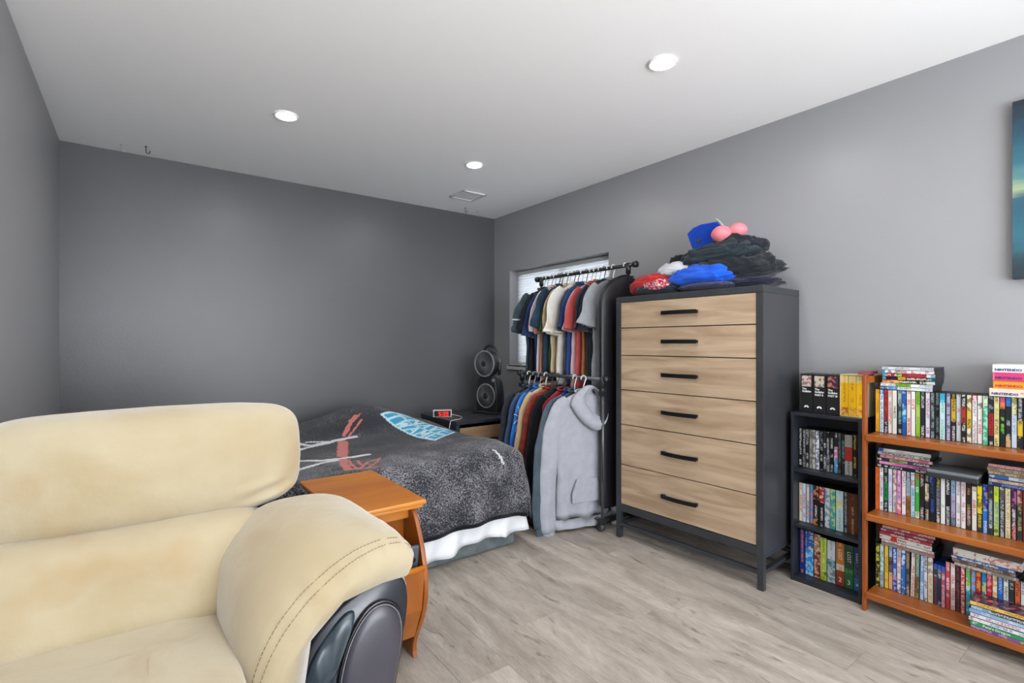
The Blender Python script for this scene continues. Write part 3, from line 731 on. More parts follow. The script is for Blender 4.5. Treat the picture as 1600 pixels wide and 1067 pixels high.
fan_head(.150, -.055, .104, .05); fan_head(.425, -.075, .112, .13)
bm = B()
for s in (-1, 1): cyl(bm, (s*.108, -.01, .33), (s*.118, -.01, .44), .014, 12)
obj('bracket', bm, m_fan, FN, True)
bm = B(); pts = [(-.06, 0, .525), (-.055, -.005, .555), (-.02, -.008, .575), (.03, -.008, .575), (.068, -.005, .555), (.075, 0, .52)]
tube(bm, catmull(pts, 4), .012, 10); obj('carry_handle', bm, m_fan, FN, True)
bm = B(); cyl(bm, (.085, -.052, .285), (.085, -.066, .285), .016, 20, .013); obj('knob', bm, m_grill, FN, bevel=.002)

# ------------------------------------------------------------------ dresser
DR = thing('tall_dresser', 'tall six-drawer dresser, washed oak fronts in a charcoal frame', 'dresser', (2.414, 1.204, 0), R(2.37))
DW, DD, DH = .895, .420, 1.482
boxo('top', (0, DD, 0, DW, DH-.034, DH), m_char, DR, .002)
boxo('side_panel', (.006, DD, .0, .033, .170, DH-.034), m_side, DR, .002)
boxo('side_panel', (.006, DD, DW-.033, DW, .170, DH-.034), m_side, DR, .002)
bm = B(); box(bm, 0, .006, 0, .033, .17, DH-.034); box(bm, 0, .006, DW-.033, DW, .17, DH-.034); box(bm, 0, DD, .033, DW-.033, .168, .210); box(bm, 0, DD, 0, .033, .155, .17); box(bm, 0, DD, DW-.033, DW, .155, .17)
obj('front_frame', bm, m_char, DR, bevel=.001)
boxo('back_panel', (DD-.012, DD-.002, .033, DW-.033, .21, DH-.034), m_side, DR)
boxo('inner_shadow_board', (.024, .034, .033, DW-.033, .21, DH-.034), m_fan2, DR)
zb = [1.449, 1.292, 1.125, .914, .701, .4555, .211]
for i in range(6):
    d = boxo('drawer', (.004, .023, .036, DW-.036, zb[i+1]+.0025, zb[i]-.0025), m_wash, DR, .0012)
    zc = (zb[i]+zb[i+1])/2; yc = DW/2+.005
    bm = B(); n = 12; poly = []
    for k in range(n+1):
        f = k/n*2-1; poly.append((yc+f*.108, -.020-.012*(1-f*f)))
    for k in range(n, -1, -1):
        f = k/n*2-1; poly.append((yc+f*.108, -.014-.012*(1-f*f)))
    A = [bm.verts.new((b, a, zc-.011)) for a, b in poly]; Bv = [bm.verts.new((b, a, zc+.011)) for a, b in poly]
    bm.faces.new(A); bm.faces.new(Bv[::-1])
    for k in range(len(A)): bm.faces.new((A[k], Bv[k], Bv[(k+1) % len(A)], A[(k+1) % len(A)]))
    for s in (-1, 1): box(bm, -.020, .004, yc+s*.100-.008, yc+s*.100+.008, zc-.008, zc+.008)
    obj('handle', bm, m_blackh, d)
for x in (.0, DD-.03):
    for y in (0, DW-.03): boxo('leg', (x, x+.03, y, y+.03, 0, .156), m_char, DR, .001)
for x in (.004, DD-.026): boxo('stretcher', (x, x+.022, .03, DW-.03, .074, .094), m_char, DR)
for y in (.004, DW-.026): boxo('stretcher', (.03, DD-.03, y, y+.022, .074, .094), m_char, DR)
boxo('underboard', (.04, DD-.02, .04, DW-.04, .150, .167), mat('dark_brown_board', '3a2518', .6), DR)

# ------------------------------------------------------------------ garment rack
RX1, RZ1, RX2, RZ2 = 2.365, .97, 2.60, 1.715
m_rack = mat('rack_black', '2C2E31', .35, metal=.3); m_rackg = mat('rack_steel', '6d7276', .3, metal=.6)
RK = thing('clothes_rack', 'black two-rail rolling clothes rack, low rail in front of high rail', 'clothes rack', (2.48, 2.6, 0))
def rl(x, y, z): return (x-2.48, y-2.6, z)
bm = B(); cyl(bm, rl(RX1, 2.165, RZ1), rl(RX1, 3.06, RZ1), .0125, 16); r1 = obj('rail', bm, m_rackg, RK, True)
bm = B(); cyl(bm, rl(RX2, 2.13, RZ2), rl(RX2, 3.13, RZ2), .0125, 16); r2 = obj('rail', bm, m_rack, RK, True)
for (x, y, z, s) in ((RX1, 2.165, RZ1, -1), (RX1, 3.06, RZ1, 1), (RX2, 2.13, RZ2, -1), (RX2, 3.13, RZ2, 1)):
    bm = B(); cyl(bm, rl(x, y-.012, z), rl(x, y+.012, z), .021, 18); obj('end_cap', bm, m_rack, RK, True, bevel=0)
for (x, z, ya, yb) in ((RX1, RZ1, 2.20, 3.03), (RX2, RZ2, 2.19, 3.08)):
    for y in (ya, yb):
        bm = B(); cyl(bm, rl(x, y, .075), rl(x, y, z-.01), .0105, 14); obj('post', bm, m_rackg if y == ya and x == RX1 else m_rack, RK, True)
        bm = B(); cyl(bm, rl(x, y, z-.055), rl(x, y, z+.014), .0175, 14); box(bm, x-2.48-.02, x-2.48+.02, y-2.6-.018, y-2.6+.018, z-.105, z-.075); obj('connector', bm, m_rack, RK)
for y in (2.20, 3.03):
    bm = B(); box(bm, RX1-.02-2.48, RX2+.1-2.48, y-.018-2.6, y+.018-2.6, .055, .085); obj('base_bar', bm, m_rack, RK, bevel=.004)
bm = B()
for y in (2.20, 3.03):
    pass
bm = B(); cyl(bm, rl(RX1, 2.2, .07), rl(RX1, 3.03, .07), .011, 12); cyl(bm, rl(RX2, 2.2, .07), rl(RX2, 3.03, .07), .011, 12); obj('base_rail', bm, m_rack, RK, True)
for x in (RX1, RX2+.08):
    for y in (2.215, 3.03):
        bm = B(); cyl(bm, rl(x-.012, y, .026), rl(x+.012, y, .026), .026, 20); w = obj('wheel', bm, mat('wheel_grey', '3c4044', .5), RK, True)
        bm = B(); box(bm, x-2.48-.016, x-2.48+.016, y-2.6-.01, y-2.6+.01, .03, .058); obj('fork', bm, m_rack, w)

def fab(h, h2=None, i=[0]):
    i[0] += 1
    return mat('fabric_%s_%s' % (h, h2), h, .9, hex2=h2 or h, nscale=20, bump=.25, bscale=24, sheen=.15, spec=.15)
def ovalring(cx, cy, z, hw, th, ph, amp, n=28, skew=0):
    r = []
    for k in range(n):
        a = 2*PI*k/n
        x = sg(math.cos(a), .75)*hw; y = sg(math.sin(a), .8)*th
        y += amp*math.sin(x*42+ph+z*3)+amp*.6*math.sin(x*23-ph*1.7)
        r.append(Vector((cx+x, cy+y+skew*x, z)))
    return r
def garment(kind, x, y, z, ln, color, label, name, cat, group, sleeve='short', hwid=.20, th=.022, rz=0, seed=0, c2=None, flare=0, sl=1.0, dark=None, hanger='w', sw=1.0, railz=None, spread=1.0, scuff=None):
    t = thing(name, label, cat, (x, y, z-ln), rz, group)
    m = color if not isinstance(color, str) else fab(color, c2)
    rnd = random.Random(seed); ph = rnd.random()*6
    Z = ln   # local z of the neck
    prof = [(0, .045), (.012, .075), (.03, .115), (.05, .150), (.075, .182), (.10, hwid), (.15, hwid*1.03), (.22, hwid*.98)]
    k = 0.22
    while k < ln-.02: k += .045; prof.append((min(k, ln), hwid*(1.0+.02*math.sin(k*9+ph))))
    bm = B(); rings = []
    for dz, hw_ in prof:
        f = dz/ln
        tt = th*(.45+.55*min(1, dz/.12)); am = min(.011, .002+.014*f)
        rings.append([Vector((v.x*(1+.06*fbm(v.z*5, ph, v.x*3, 2)), v.y+.008*min(1, f*3)*fbm(v.x*12+ph, v.z*6, 0, 2), v.z)) for v in ovalring(0, 0, Z-dz, hw_+flare*f*.05, tt, ph, am)])
    last = rings[-1]; rings.append([Vector((v.x*.97, v.y*.8, v.z+.02)) for v in last])
    loft(bm, rings); obj('body', bm, m, t, True)
    for s in (-1, 1):
        if sleeve == 'short':
            k_ = rnd.uniform(-.012, .012); q_ = rnd.uniform(-.03, .02)
            path = [(.125, -.060), (.152, -.092), (.180, -.15), (.200+k_, -.22), (.215+k_*1.6, -.30+q_*.6), (.222+k_*2, -.345+q_)]
            wid = [.046, .060, .070, .074, .076, .082]
        else:
            L_ = .60*sl
            k_ = rnd.uniform(-.012, .012)
            path = [(.12, -.06), (.150, -.10), (.180, -.17), (.205+k_, -.26), (.228+k_, -.38), (.245+k_*1.5, -.38-L_*.25), (.248+k_*2, -.38-L_*.5), (.240+k_*2, -.38-L_*.66)]
            wid = [.046, .060, .068, .068, .064, .060, .058, .048]
        P = catmull([(a*spread if a > .13 else a, 0, b) for a, b in path], 3)
        WD_ = catmull([(w_, 0, 0) for w_ in wid], 3)
        rings = []
        n = 24
        for i, q in enumerate(P):
            d = (P[min(i+1, len(P)-1)]-P[max(i-1, 0)]).normalized()
            nrm = Vector((d.z, 0, -d.x))
            w_ = WD_[i].x*sw; r = []
            f = i/len(P)
            for kk in range(n):
                a = 2*PI*kk/n
                u_ = math.cos(a)*w_; v_ = math.sin(a)*th*.95
                v_ += .005*f*math.sin(u_*70+ph+i*.4)
                wob = fbm(i*.35+ph, s*3.0, u_*6, 2)
                u_ *= 1+.16*wob*min(1, f*2); v_ *= .85+.3*fbm(i*.5, ph, a, 1)
                pt = q+nrm*u_
                r.append(Vector((pt.x*s, v_+(-.004*f), Z+pt.z)))
            rings.append(r)
        cl = rings[-1]; c0 = sum(cl, Vector())/n
        if sleeve == 'short':
            rings.append([c0+(v-c0)*.86+Vector((0, 0, .012)) for v in cl]); rings.append([c0+(v-c0)*.7+Vector((-.02*s, 0, .05)) for v in cl])
            bm = B(); loft(bm, rings); obj('sleeve', bm, m, t, True)
        else:
            bm = B(); loft(bm, rings); so = obj('sleeve', bm, m, t, True)
            d = (P[-1]-P[-2]).normalized(); r2 = []
            for off, sc in ((0, .80), (.012, .82), (.05, .74), (.06, .68), (.04, .55)):
                r2.append([c0+(v-c0)*sc+Vector((d.x*s, 0, d.z))*off for v in cl])
            bm = B(); loft(bm, r2); obj('cuff', bm, m, so, True)
    # collar
    bm = B(); tube(bm, [(.062*math.cos(a), .020*math.sin(a), Z+.003+.010*math.sin(a)) for a in [2*PI*k/20 for k in range(20)]], .007, 8, closed=True); obj('collar', bm, m, t, True)
    # hanger
    rzl = railz
    hm = {'w': mat('hanger_white', 'DADADA', .4), 'b': mat('hanger_black', '1d1e20', .4), 'g': mat('hanger_grey', '9aa0a6', .4), 's': mat('hanger_steel', 'b0b4b8', .3, metal=.6)}[hanger]
    hn = {'w': 'white', 'b': 'black', 'g': 'grey', 's': 'steel'}[hanger]
    bm = B(); rr = .0185
    top = rzl+.0
    # hook, in the x-z plane around rail
    hook = [(.0185*math.cos(a), 0, .0185*math.sin(a)) for a in [R(-20)+R(215)*k/12 for k in range(13)]]
    hook = [Vector((rr*math.cos(a), 0, rr*math.sin(a))) for a in [R(200)-R(240)*k/14 for k in range(15)]]
    hz = rzl
    pts = [Vector((h.x, 0, h.z+hz)) for h in hook]+[Vector((.004, 0, hz-.040)), Vector((0, 0, hz-.055)), Vector((0, 0, z-.006))]
    tube(bm, catmull(pts, 2), .0032 if hanger != 'w' else .0042, 8)
    ty = []
    for s in (-1, 1): tube(bm, catmull([(0, 0, z-.008), (s*.06, 0, z-.026), (s*.14, 0, z-.068), (s*.175, 0, z-.098)], 3), .0042, 8)
    tube(bm, [(-.172, 0, z-.100), (.172, 0, z-.100)], .0035, 8)
    h = obj('hanger', bm, hm, None, True); h.location = (x, y, 0); h.rotation_euler = (0, 0, rz)
    tag(h, hn+' hanger holding the '+label, 'hanger', 'hangers on the clothes rack')
    # shift labels under 16 words
    w = h['label'].split(); h['label'] = ' '.join(w[:16])
    return t
UP = 'short-sleeved shirts on the high rail'
ups = [ # colour, c2, label head, hanger
 ('3C4A52', '333f47', 'charcoal t-shirt with white sleeve stripe, far end of high rail', 's', 1.35),
 ('1F242B', '181c22', 'black t-shirt, second from far end of high rail', 'w', 1.0),
 ('2B3F73', '22345f', 'navy t-shirt, third from far end of high rail', 'g', .9),
 ('E3D5D4', 'd9c8c8', 'pale pink t-shirt beside navy one on high rail', 'w', .8),
 ('C98F7D', 'bd8272', 'peach t-shirt beside pale pink one on high rail', 'b', .8),
 ('2C4357', '243849', 'slate blue t-shirt with wide sleeve on high rail', 'b', 1.35),
 ('3E5A38', '344d2f', 'green t-shirt before the beige ones on high rail', 'b', .7),
 ('CDB995', 'c2ad88', 'beige t-shirt beside green one on high rail', 'w', 1.0),
 ('DDD5C4', 'd3cab8', 'ivory t-shirt left of the white one on high rail', 'b', 1.05),
 ('E6E3DC', 'dcd8d0', 'white t-shirt with wide sleeve mid high rail', 'b', 1.35),
 ('4A4650', '3f3b45', 'dark striped grey t-shirt right of white one on high rail', 'w', .75),
 ('2F4F8C', '27447b', 'blue t-shirt left of the pink shirts on high rail', 'b', .8),
 ('E2B9C0', 'd9adb5', 'light pink t-shirt left of the coral one on high rail', 'w', .8),
 ('C75A58', 'bb5250', 'coral red t-shirt with wide sleeve on high rail', 'w', 1.25),
 ('B0743F', 'a36937', 'tan brown t-shirt right of coral one on high rail', 'w', .7),
 ('2A3844', '222f3a', 'dark slate t-shirt with wide sleeve on high rail', 'b', 1.35),
 ('232B33', '1c232a', 'near-black navy t-shirt left of the grey one on high rail', 'w', 1.25),
 ('9A9BA1', '909197', 'heather grey t-shirt at near end of high rail', 'w', 1.3)]
y = 3.045; n = len(ups); first_tee = None
for i, (c, c2, lb, hg, sw) in enumerate(ups):
    yy = 3.045-i*(3.045-2.315)/(n-1)
    rnd = random.Random(50+i)
    t = garment('tee', RX2+rnd.uniform(-.006, .006), yy, RZ2-.085+rnd.uniform(-.012, .008), .70+rnd.uniform(-.05, .05), c, lb, 't_shirt', 'shirt', UP,
                'short', .185, .0155, R(rnd.uniform(-5, 5)) if 0 < i < n-1 else R(-4), i, c2, 0, hanger=hg, sw=sw*.95, railz=RZ2, spread=.93+.05*rnd.random())
    if i == 0: boxo('stripe', (-.318, -.235, -.0215, -.019, .465, .475), mat('white_stripe', 'D8DCE0', .8), t)
# garment bag at the near end of the high rail
m_bag = mat('bag_nylon', '232327', .45, hex2='1b1b1f', nscale=5, bump=.25, bscale=9, spec=.4)
GB = thing('garment_bag', 'black nylon garment bag at near end of high rail behind the dresser', 'garment bag', (RX2, 2.215, .12))
bm = B(); rings = []
for dz, hw_ in ((0, .03), (.015, .09), (.04, .15), (.08, .20), (.13, .235), (.2, .245), (.4, .245), (.7, .245), (1.0, .245), (1.30, .245), (1.48, .245), (1.5, .22)):
    rings.append(ovalring(0, 0, 1.525-dz, min(hw_, .243), .035, 1, .004))
loft(bm, rings); obj('shell', bm, m_bag, GB, True)
bm = B(); tube(bm, catmull([(-.243, -.02, .2), (-.246, -.02, .9+.3), (-.235, -.02, 1.39), (-.17, -.028, 1.475), (-.06, -.03, 1.522), (.05, -.03, 1.522)], 5), .004, 8); obj('piping', bm, m_piping, GB, True)
bm = B(); tube(bm, [(.0185*math.cos(a), 0, 1.715-.12+.0185*math.sin(a)) for a in [R(200)-R(240)*k/14 for k in range(15)]]+[(0, 0, 1.52)], .004, 8); obj('hook', bm, MATS['hanger_white'], GB, True)
# small white print on the first sleeve and a white ring tag
LO = 'long-sleeved tops on the low rail'
m_bp = mat('blue_print_sweat', '1C5FC4', .85, hex2='2E86DE', nscale=4, bump=.2, bscale=24)
m_red = mat('rust_plaid', '7A2A22', .9, hex2='A3362A', nscale=26, stretch=(1, 1, 1), bump=.2)
los = [
 ('30373E', '282e34', 'charcoal zip jacket at far end of low rail', 'jacket', 'w', 1.1, .80),
 ('46587A', '3d4e6e', 'faded slate blue sweatshirt beside charcoal jacket on low rail', 'sweatshirt', 'g', 1.0, .80),
 (m_bp, None, 'bright blue sweatshirt with white line print on low rail', 'sweatshirt', 'g', 1.05, .82),
 ('CDB088', 'c2a57d', 'tan overshirt right of the bright blue sweatshirt', 'overshirt', 'w', 1.05, .85),
 (m_red, None, 'rust red flannel shirt right of the tan overshirt', 'shirt', 'b', .95, .85),
 ('22262A', '1b1f22', 'black sweatshirt right of the rust flannel shirt', 'sweatshirt', 'b', 1.0, .85),
 ('A62B3C', '962536', 'crimson sweatshirt right of the black one on low rail', 'sweatshirt', 'b', .8, .72),
 ('23438F', '1d3a80', 'royal blue sweatshirt right of the crimson one on low rail', 'sweatshirt', 'b', .8, .72),
 ('4D5B68', '43505c', 'slate grey sweatshirt left of the pale grey hoodie', 'sweatshirt', 'w', 1.1, .86)]
for i, (c, c2, lb, nm, hg, sw, ln) in enumerate(los):
    yy = 2.93-i*(2.93-2.42)/(len(los)-1)
    rnd = random.Random(90+i)
    t = garment('long', RX1-.012-(.02 if i == 8 else 0), yy, RZ1-.085+rnd.uniform(-.01, .008), ln, c, lb, nm, nm if nm != 'overshirt' else 'shirt', LO,
                'long', .205, .021, R(rnd.uniform(-3, 3)+3), 30+i, c2, 0, hanger=hg, sw=sw*.92, railz=RZ1, spread=1.38 if i == 8 else (.90 if i in (6, 7) else 1.0), sl=1.12)
    if i == 2:   # white line print: spider-like line bursts on sleeve and body
        m_wp = mat('white_print', 'E4F4FF', .8)
        bm = B()
        for (cx_, cz_, rad) in ((-.215, ln-.22, .075), (-.262, ln-.50, .06), (-.12, ln-.20, .05)):
            for k in range(13):
                a = 2*PI*k/13+.2*(k % 3); r_ = rad*(.6+.4*((k*7) % 5)/4)
                pts = [Vector((cx_+r_*f*math.cos(a+.5*f), 0, cz_+r_*1.35*f*math.sin(a+.5*f))) for f in (0.05, .35, .7, 1)]
                for s_ in (-1,):
                    tube(bm, [Vector((q.x, -.0255, q.z)) for q in pts], .0026, 4)
        obj('line_print', bm, m_wp, t)
    if i == 0: pass
# hoodie, turned towards the room
HD = garment('hood', RX1-.055, 2.315, RZ1-.085, .80, 'AEB0B8', 'pale grey hoodie hanging at near end of low rail', 'hoodie', 'hoodie', LO, 'long', .205, .034, R(-12), 77, 'a5a7b0', hanger='w', sw=1.02, railz=RZ1, spread=1.12, sl=1.22)
m_hd = fab('AEB0B8', 'a5a7b0')
# hood: open pouch folded forward off the neck
bm = B(); rings = []
cz = .80
outer = [(-.115, -.05, -.075), (-.075, -.075, -.145), (-.02, -.09, -.200), (.045, -.10, -.235), (.105, -.095, -.215), (.135, -.085, -.155), (.125, -.07, -.08), (.095, -.055, -.01), (.055, -.04, .035), (.01, -.03, .04), (-.05, -.035, .01), (-.095, -.04, -.03)]
inner = [(x*.50+.045, y*.8, z*.66-.004) for x, y, z in outer]
inner2 = [(x*.36+.050, y*.2, z*.50-.01) for x, y, z in outer]
o1 = catmull(outer+[outer[0]], 4)[:-1]; o2 = catmull(inner+[inner[0]], 4)[:-1]; o3 = catmull(inner2+[inner2[0]], 4)[:-1]
back = [Vector((q.x*.93+.01, q.y*.2-.010, q.z*.93)) for q in o1]
mid = [Vector((q.x*1.05, q.y*.65, q.z*1.05)) for q in o1]
fr_ = [(a+b)/2+Vector((0, -.022, 0)) for a, b in zip(o1, o2)]
rings = [[v+Vector((0, 0, cz)) for v in r_] for r_ in (back, mid, o1, fr_, o2, o3)]
loft(bm, rings, cap=False); bmesh.ops.contextual_create(bm, geom=[]) if False else None
hood = obj('hood', bm, m_hd, HD, True); sf = hood.modifiers.new('s', 'SOLIDIFY'); sf.thickness = .004
bm = B(); tube(bm, [v+Vector((0, -.004, cz)) for v in o2], .0045, 8, closed=True); obj('hood_hem', bm, m_hd, hood, True)
# hem rib
bm = B(); rr_ = [ovalring(0, 0, z_, w_, .036, 2, .008) for z_, w_ in ((.0, .225), (.004, .232), (-.055, .222), (-.062, .205))]
loft(bm, rr_); obj('waistband', bm, m_hd, HD, True)
bm = B(); prism(bm, [(-.11, .10), (.11, .10), (.11, .16), (.075, .25), (-.075, .25), (-.11, .16)], -.046, -.030, 'y'); obj('front_pocket', bm, m_hd, HD, bevel=.004)
# sleeve stripe on the first upper shirt
def crumple(name, label, cat, c, h, m, seed, rz=0, folds=1.0, group=None, floor_z=None, e=.75, fr=9, parent=None):
    bm = B(); bmesh.ops.create_icosphere(bm, subdivisions=5, radius=1.08)
    rnd = random.Random(seed); ox, oy = rnd.random()*20, rnd.random()*20; an = rnd.random()*PI
    for v in bm.verts:
        n = v.co.copy()
        p = Vector((sg(n.x, e), sg(n.y, e), n.z)); 
        w = fbm(n.x*1.2+ox, n.y*1.2+oy, n.z*.8, 2)
        ca, sa = math.cos(an), math.sin(an)
        ux, uy = n.x*ca+n.y*sa+.5*w, -n.x*sa+n.y*ca+.5*w
        b1_ = abs(noise.noise(Vector((ux*.9+ox, uy*3.2+oy, n.z*1.3+ox))))*2
        b2_ = abs(noise.noise(Vector((ux*2.0+oy, uy*6.5+ox, n.z*2.5))))*2
        f = .86+.10*w*folds+.24*folds*b1_+.09*folds*b2_
        fh_ = 1+(f-1)*.45
        v.co = Vector((p.x*h[0]*fh_, p.y*h[1]*fh_, p.z*h[2]*(f if p.z > 0 else .6)))
        if floor_z is not None: v.co.z = max(v.co.z, floor_z-c[2])
    for f in bm.faces: f.smooth = True
    o = obj(name, bm, m, parent, True); o.location = c; o.rotation_euler = (0, 0, rz)
    if label: tag(o, label, cat, group)
    return o
# pile on the dresser
PG = 'clothes heaped on top of the dresser'
DT = DH+.001
crumple('folded_jeans', 'dark navy garment flat at the bottom right of the dresser pile', 'clothing', (2.62, 1.42, DT+.03), (.13, .19, .035), fab('23263A', '1a1c2c'), 1, 0, .9, PG, DT)
crumple('folded_trousers', 'slate purple garment at the front under the bright blue top', 'clothing', (2.50, 1.55, DT+.022), (.09, .16, .026), fab('3A3D5A', '30334d'), 2, 0, .6, PG, DT)
crumple('folded_sweater', 'dark teal folded garment at the left front of the dresser pile', 'clothing', (2.49, 1.85, DT+.030), (.07, .15, .038), fab('25363F', '1d2b33'), 3, R(5), 1.0, PG, DT)
crumple('red_top', 'bright red garment at the left end of the dresser pile', 'clothing', (2.56, 1.945, DT+.055), (.11, .175, .080), fab('C8161C', 'b51117'), 4, R(-20), .8, PG, DT)
m_pat = mat('patterned_red', 'A82A3C', .9, hex2='E6C8CC', nscale=110, lo=.50, hi=.60)
crumple('patterned_top', 'red and white patterned garment peeking below the bright red one', 'clothing', (2.50, 1.88, DT+.045), (.08, .13, .050), m_pat, 5, R(-15), .9, PG, DT)
crumple('white_top', 'white garment above the bright red one on the dresser pile', 'clothing', (2.59, 1.78, DT+.135), (.11, .12, .060), fab('D9DBE0', 'cfd1d8'), 6, 0, .7, PG)
crumple('blue_top', 'bright blue garment at the front middle of the dresser pile', 'clothing', (2.52, 1.60, DT+.072), (.09, .18, .068), fab('1450C8', '1D63E0'), 7, 0, 1.1, PG, DT)
crumple('black_sweater', 'large charcoal knitted garment covering the right of the pile', 'clothing', (2.64, 1.475, DT+.115), (.15, .225, .085), fab('2A2E33', '22262b'), 8, R(2), 1.2, PG)
crumple('teal_sweater', 'dark teal-black garment across the upper middle of the pile', 'clothing', (2.62, 1.55, DT+.185), (.13, .21, .075), fab('27343B', '1f2a31'), 9, R(-4), 1.2, PG)
crumple('navy_top', 'navy-black garment on the top right of the pile', 'clothing', (2.66, 1.47, DT+.232), (.11, .14, .065), fab('22262F', '1a1d25'), 10, R(10), 1.1, PG)
crumple('black_sock', 'small black garment at the left beside the blue felt piece', 'clothing', (2.60, 1.79, DT+.205), (.05, .055, .035), fab('1D2026', '16181d'), 11, 0, 1.1, PG)
# blue felt piece with dark dot
bm = B()
def uvq(u, v, x): d = ray(u, v); return Vector((0, 0, CAM_H))+d*(x/d.x)
outl = [(1073, 365), (1082, 356), (1095, 350), (1120, 345.5), (1126, 352), (1125, 375), (1112, 385), (1095, 396), (1084, 396), (1079, 382)]
A = [uvq(u, v, 2.60) for u, v in outl]; cen = sum(A, Vector())/len(A)
fr_ = [bm.verts.new(p-cen) for p in A]; bk_ = [bm.verts.new(p-cen+Vector((.035, .01, 0))) for p in A]
bm.faces.new(fr_); bm.faces.new(bk_[::-1])
for k in range(len(A)): bm.faces.new((fr_[k], bk_[k], bk_[(k+1) % len(A)], fr_[(k+1) % len(A)]))
o = obj('felt_pouch', bm, fab('0E46BE', '0c3fb0'), None, bevel=.008, seg=3); o.location = cen; tag(o, 'bright blue felt pouch with one dark dot on top of the clothes pile', 'pouch')
q = uvq(1092, 376, 2.60)-cen; bm = B(); cyl(bm, q+Vector((-.001, 0, 0)), q+Vector((-.004, 0, 0)), .0135, 20); obj('dot', bm, m_piping, o)
# pink padded cups with strap
bra = thing('pink_bra', 'pink padded bra with grey strap lying on top of the pile', 'bra', tuple(uvq(1130, 364, 2.57)))
m_pink = mat('pink_satin', 'F0909A', .55, hex2='EE828F', nscale=5)
for dx, dy, dz, r_, rot in ((0, .010, -.005, .058, 0), (.04, -.060, .008, .052, 0)):
    bm = B(); superq(bm, (dx, dy, dz), (r_*.8, r_*1.0, r_*.82), 1.0, 1.1, 'x', 36, 20); obj('cup', bm, m_pink, bra, True)
Pb = [uvq(u, v, 2.57)-uvq(1130, 364, 2.57) for u, v in ((1118, 342), (1124, 346), (1129, 352), (1133, 359))]
bm = B(); tube(bm, catmull(Pb, 4), .005, 8); obj('strap', bm, mat('grey_strap', 'A9B4B0', .6), bra, True)
# plaid cloth on floor below rack
m_plaid = mat('plaid_cloth', '5A1420', .9, hex2='181418', nscale=30, lo=.45, hi=.55)
crumple('plaid_shirt', 'red and black plaid cloth fallen on the floor under the rack', 'clothing', (2.16, 2.50, .03), (.11, .12, .035), m_plaid, 21, 0, 1.0, None, 0.001)
crumple('dark_bag', 'black fabric bundle on the floor under the clothes rack', 'clothing', (2.25, 2.66, .05), (.16, .22, .055), fab('17191c', '101214'), 22, 0, 1.0, None, 0.001)

# ------------------------------------------------------------------ bookcases
BKX0 = 2.606; BKD = XR-.004-BKX0
OB = thing('wooden_bookcase', 'honey-coloured open wooden bookcase with three shelves of disc cases', 'bookcase', (BKX0, .475, 0))
BY_L, BY_R = .858, .092
def ob(name, x0, x1, y0, y1, z0, z1, m=m_oak2, bev=.003): return boxo(name, (x0-BKX0, x1-BKX0, y0-.475, y1-.475, z0, z1), m, OB, bev)
for (ya, yb) in ((.843, BY_L), (BY_R, .107)):
    ob('post', BKX0, BKX0+.030, ya, yb, 0, 1.054, m_oak2z); ob('post', XR-.045, XR-.016, ya, yb, 0, 1.054, m_oak2z)
    for z in (1.018, .745, .395, .04): ob('side_rail', BKX0+.030, XR-.045, ya+.004, yb-.004, z, z+.032, m_oak2)
SH = [.7925, .438, .089]
for z in SH:
    bm = B(); box(bm, .006, BKD-.012, .107-.475, .843-.475, z-.016, z); box(bm, -.004, .012, .105-.475, .845-.475, z-.030, z)
    obj('shelf', bm, m_oak2, OB, bevel=.005, seg=3)
BBX = 2.652
BB = thing('black_bookcase', 'small black bookcase between the dresser and the wooden bookcase', 'bookcase', (BBX, 1.03, 0))
m_bb = mat('black_laminate', '22262E', .35, hex2='2B3038', nscale=6, spec=.5)
def bb(name, x0, x1, y0, y1, z0, z1): return boxo(name, (x0-BBX, x1-BBX, y0-1.03, y1-1.03, z0, z1), m_bb, BB, .0015)
BL, BR = 1.184, .876
bb('side', BBX, XR-.016, BL-.012, BL, 0, .852); bb('side', BBX, XR-.016, BR, BR+.012, 0, .852)
bb('top', BBX, XR-.016, BR+.012, BL-.012, .836, .852)
for z in (.568, .291, .028): bb('shelf', BBX+.002, XR-.02, BR+.012, BL-.012, z-.016, z)
bb('kickboard', BBX+.004, BBX+.012, BR+.012, BL-.012, 0, .012)
boxo('back', (XR-.022-BBX, XR-.018-BBX, BR-1.03, BL-1.03, 0, .85), m_bb, BB)

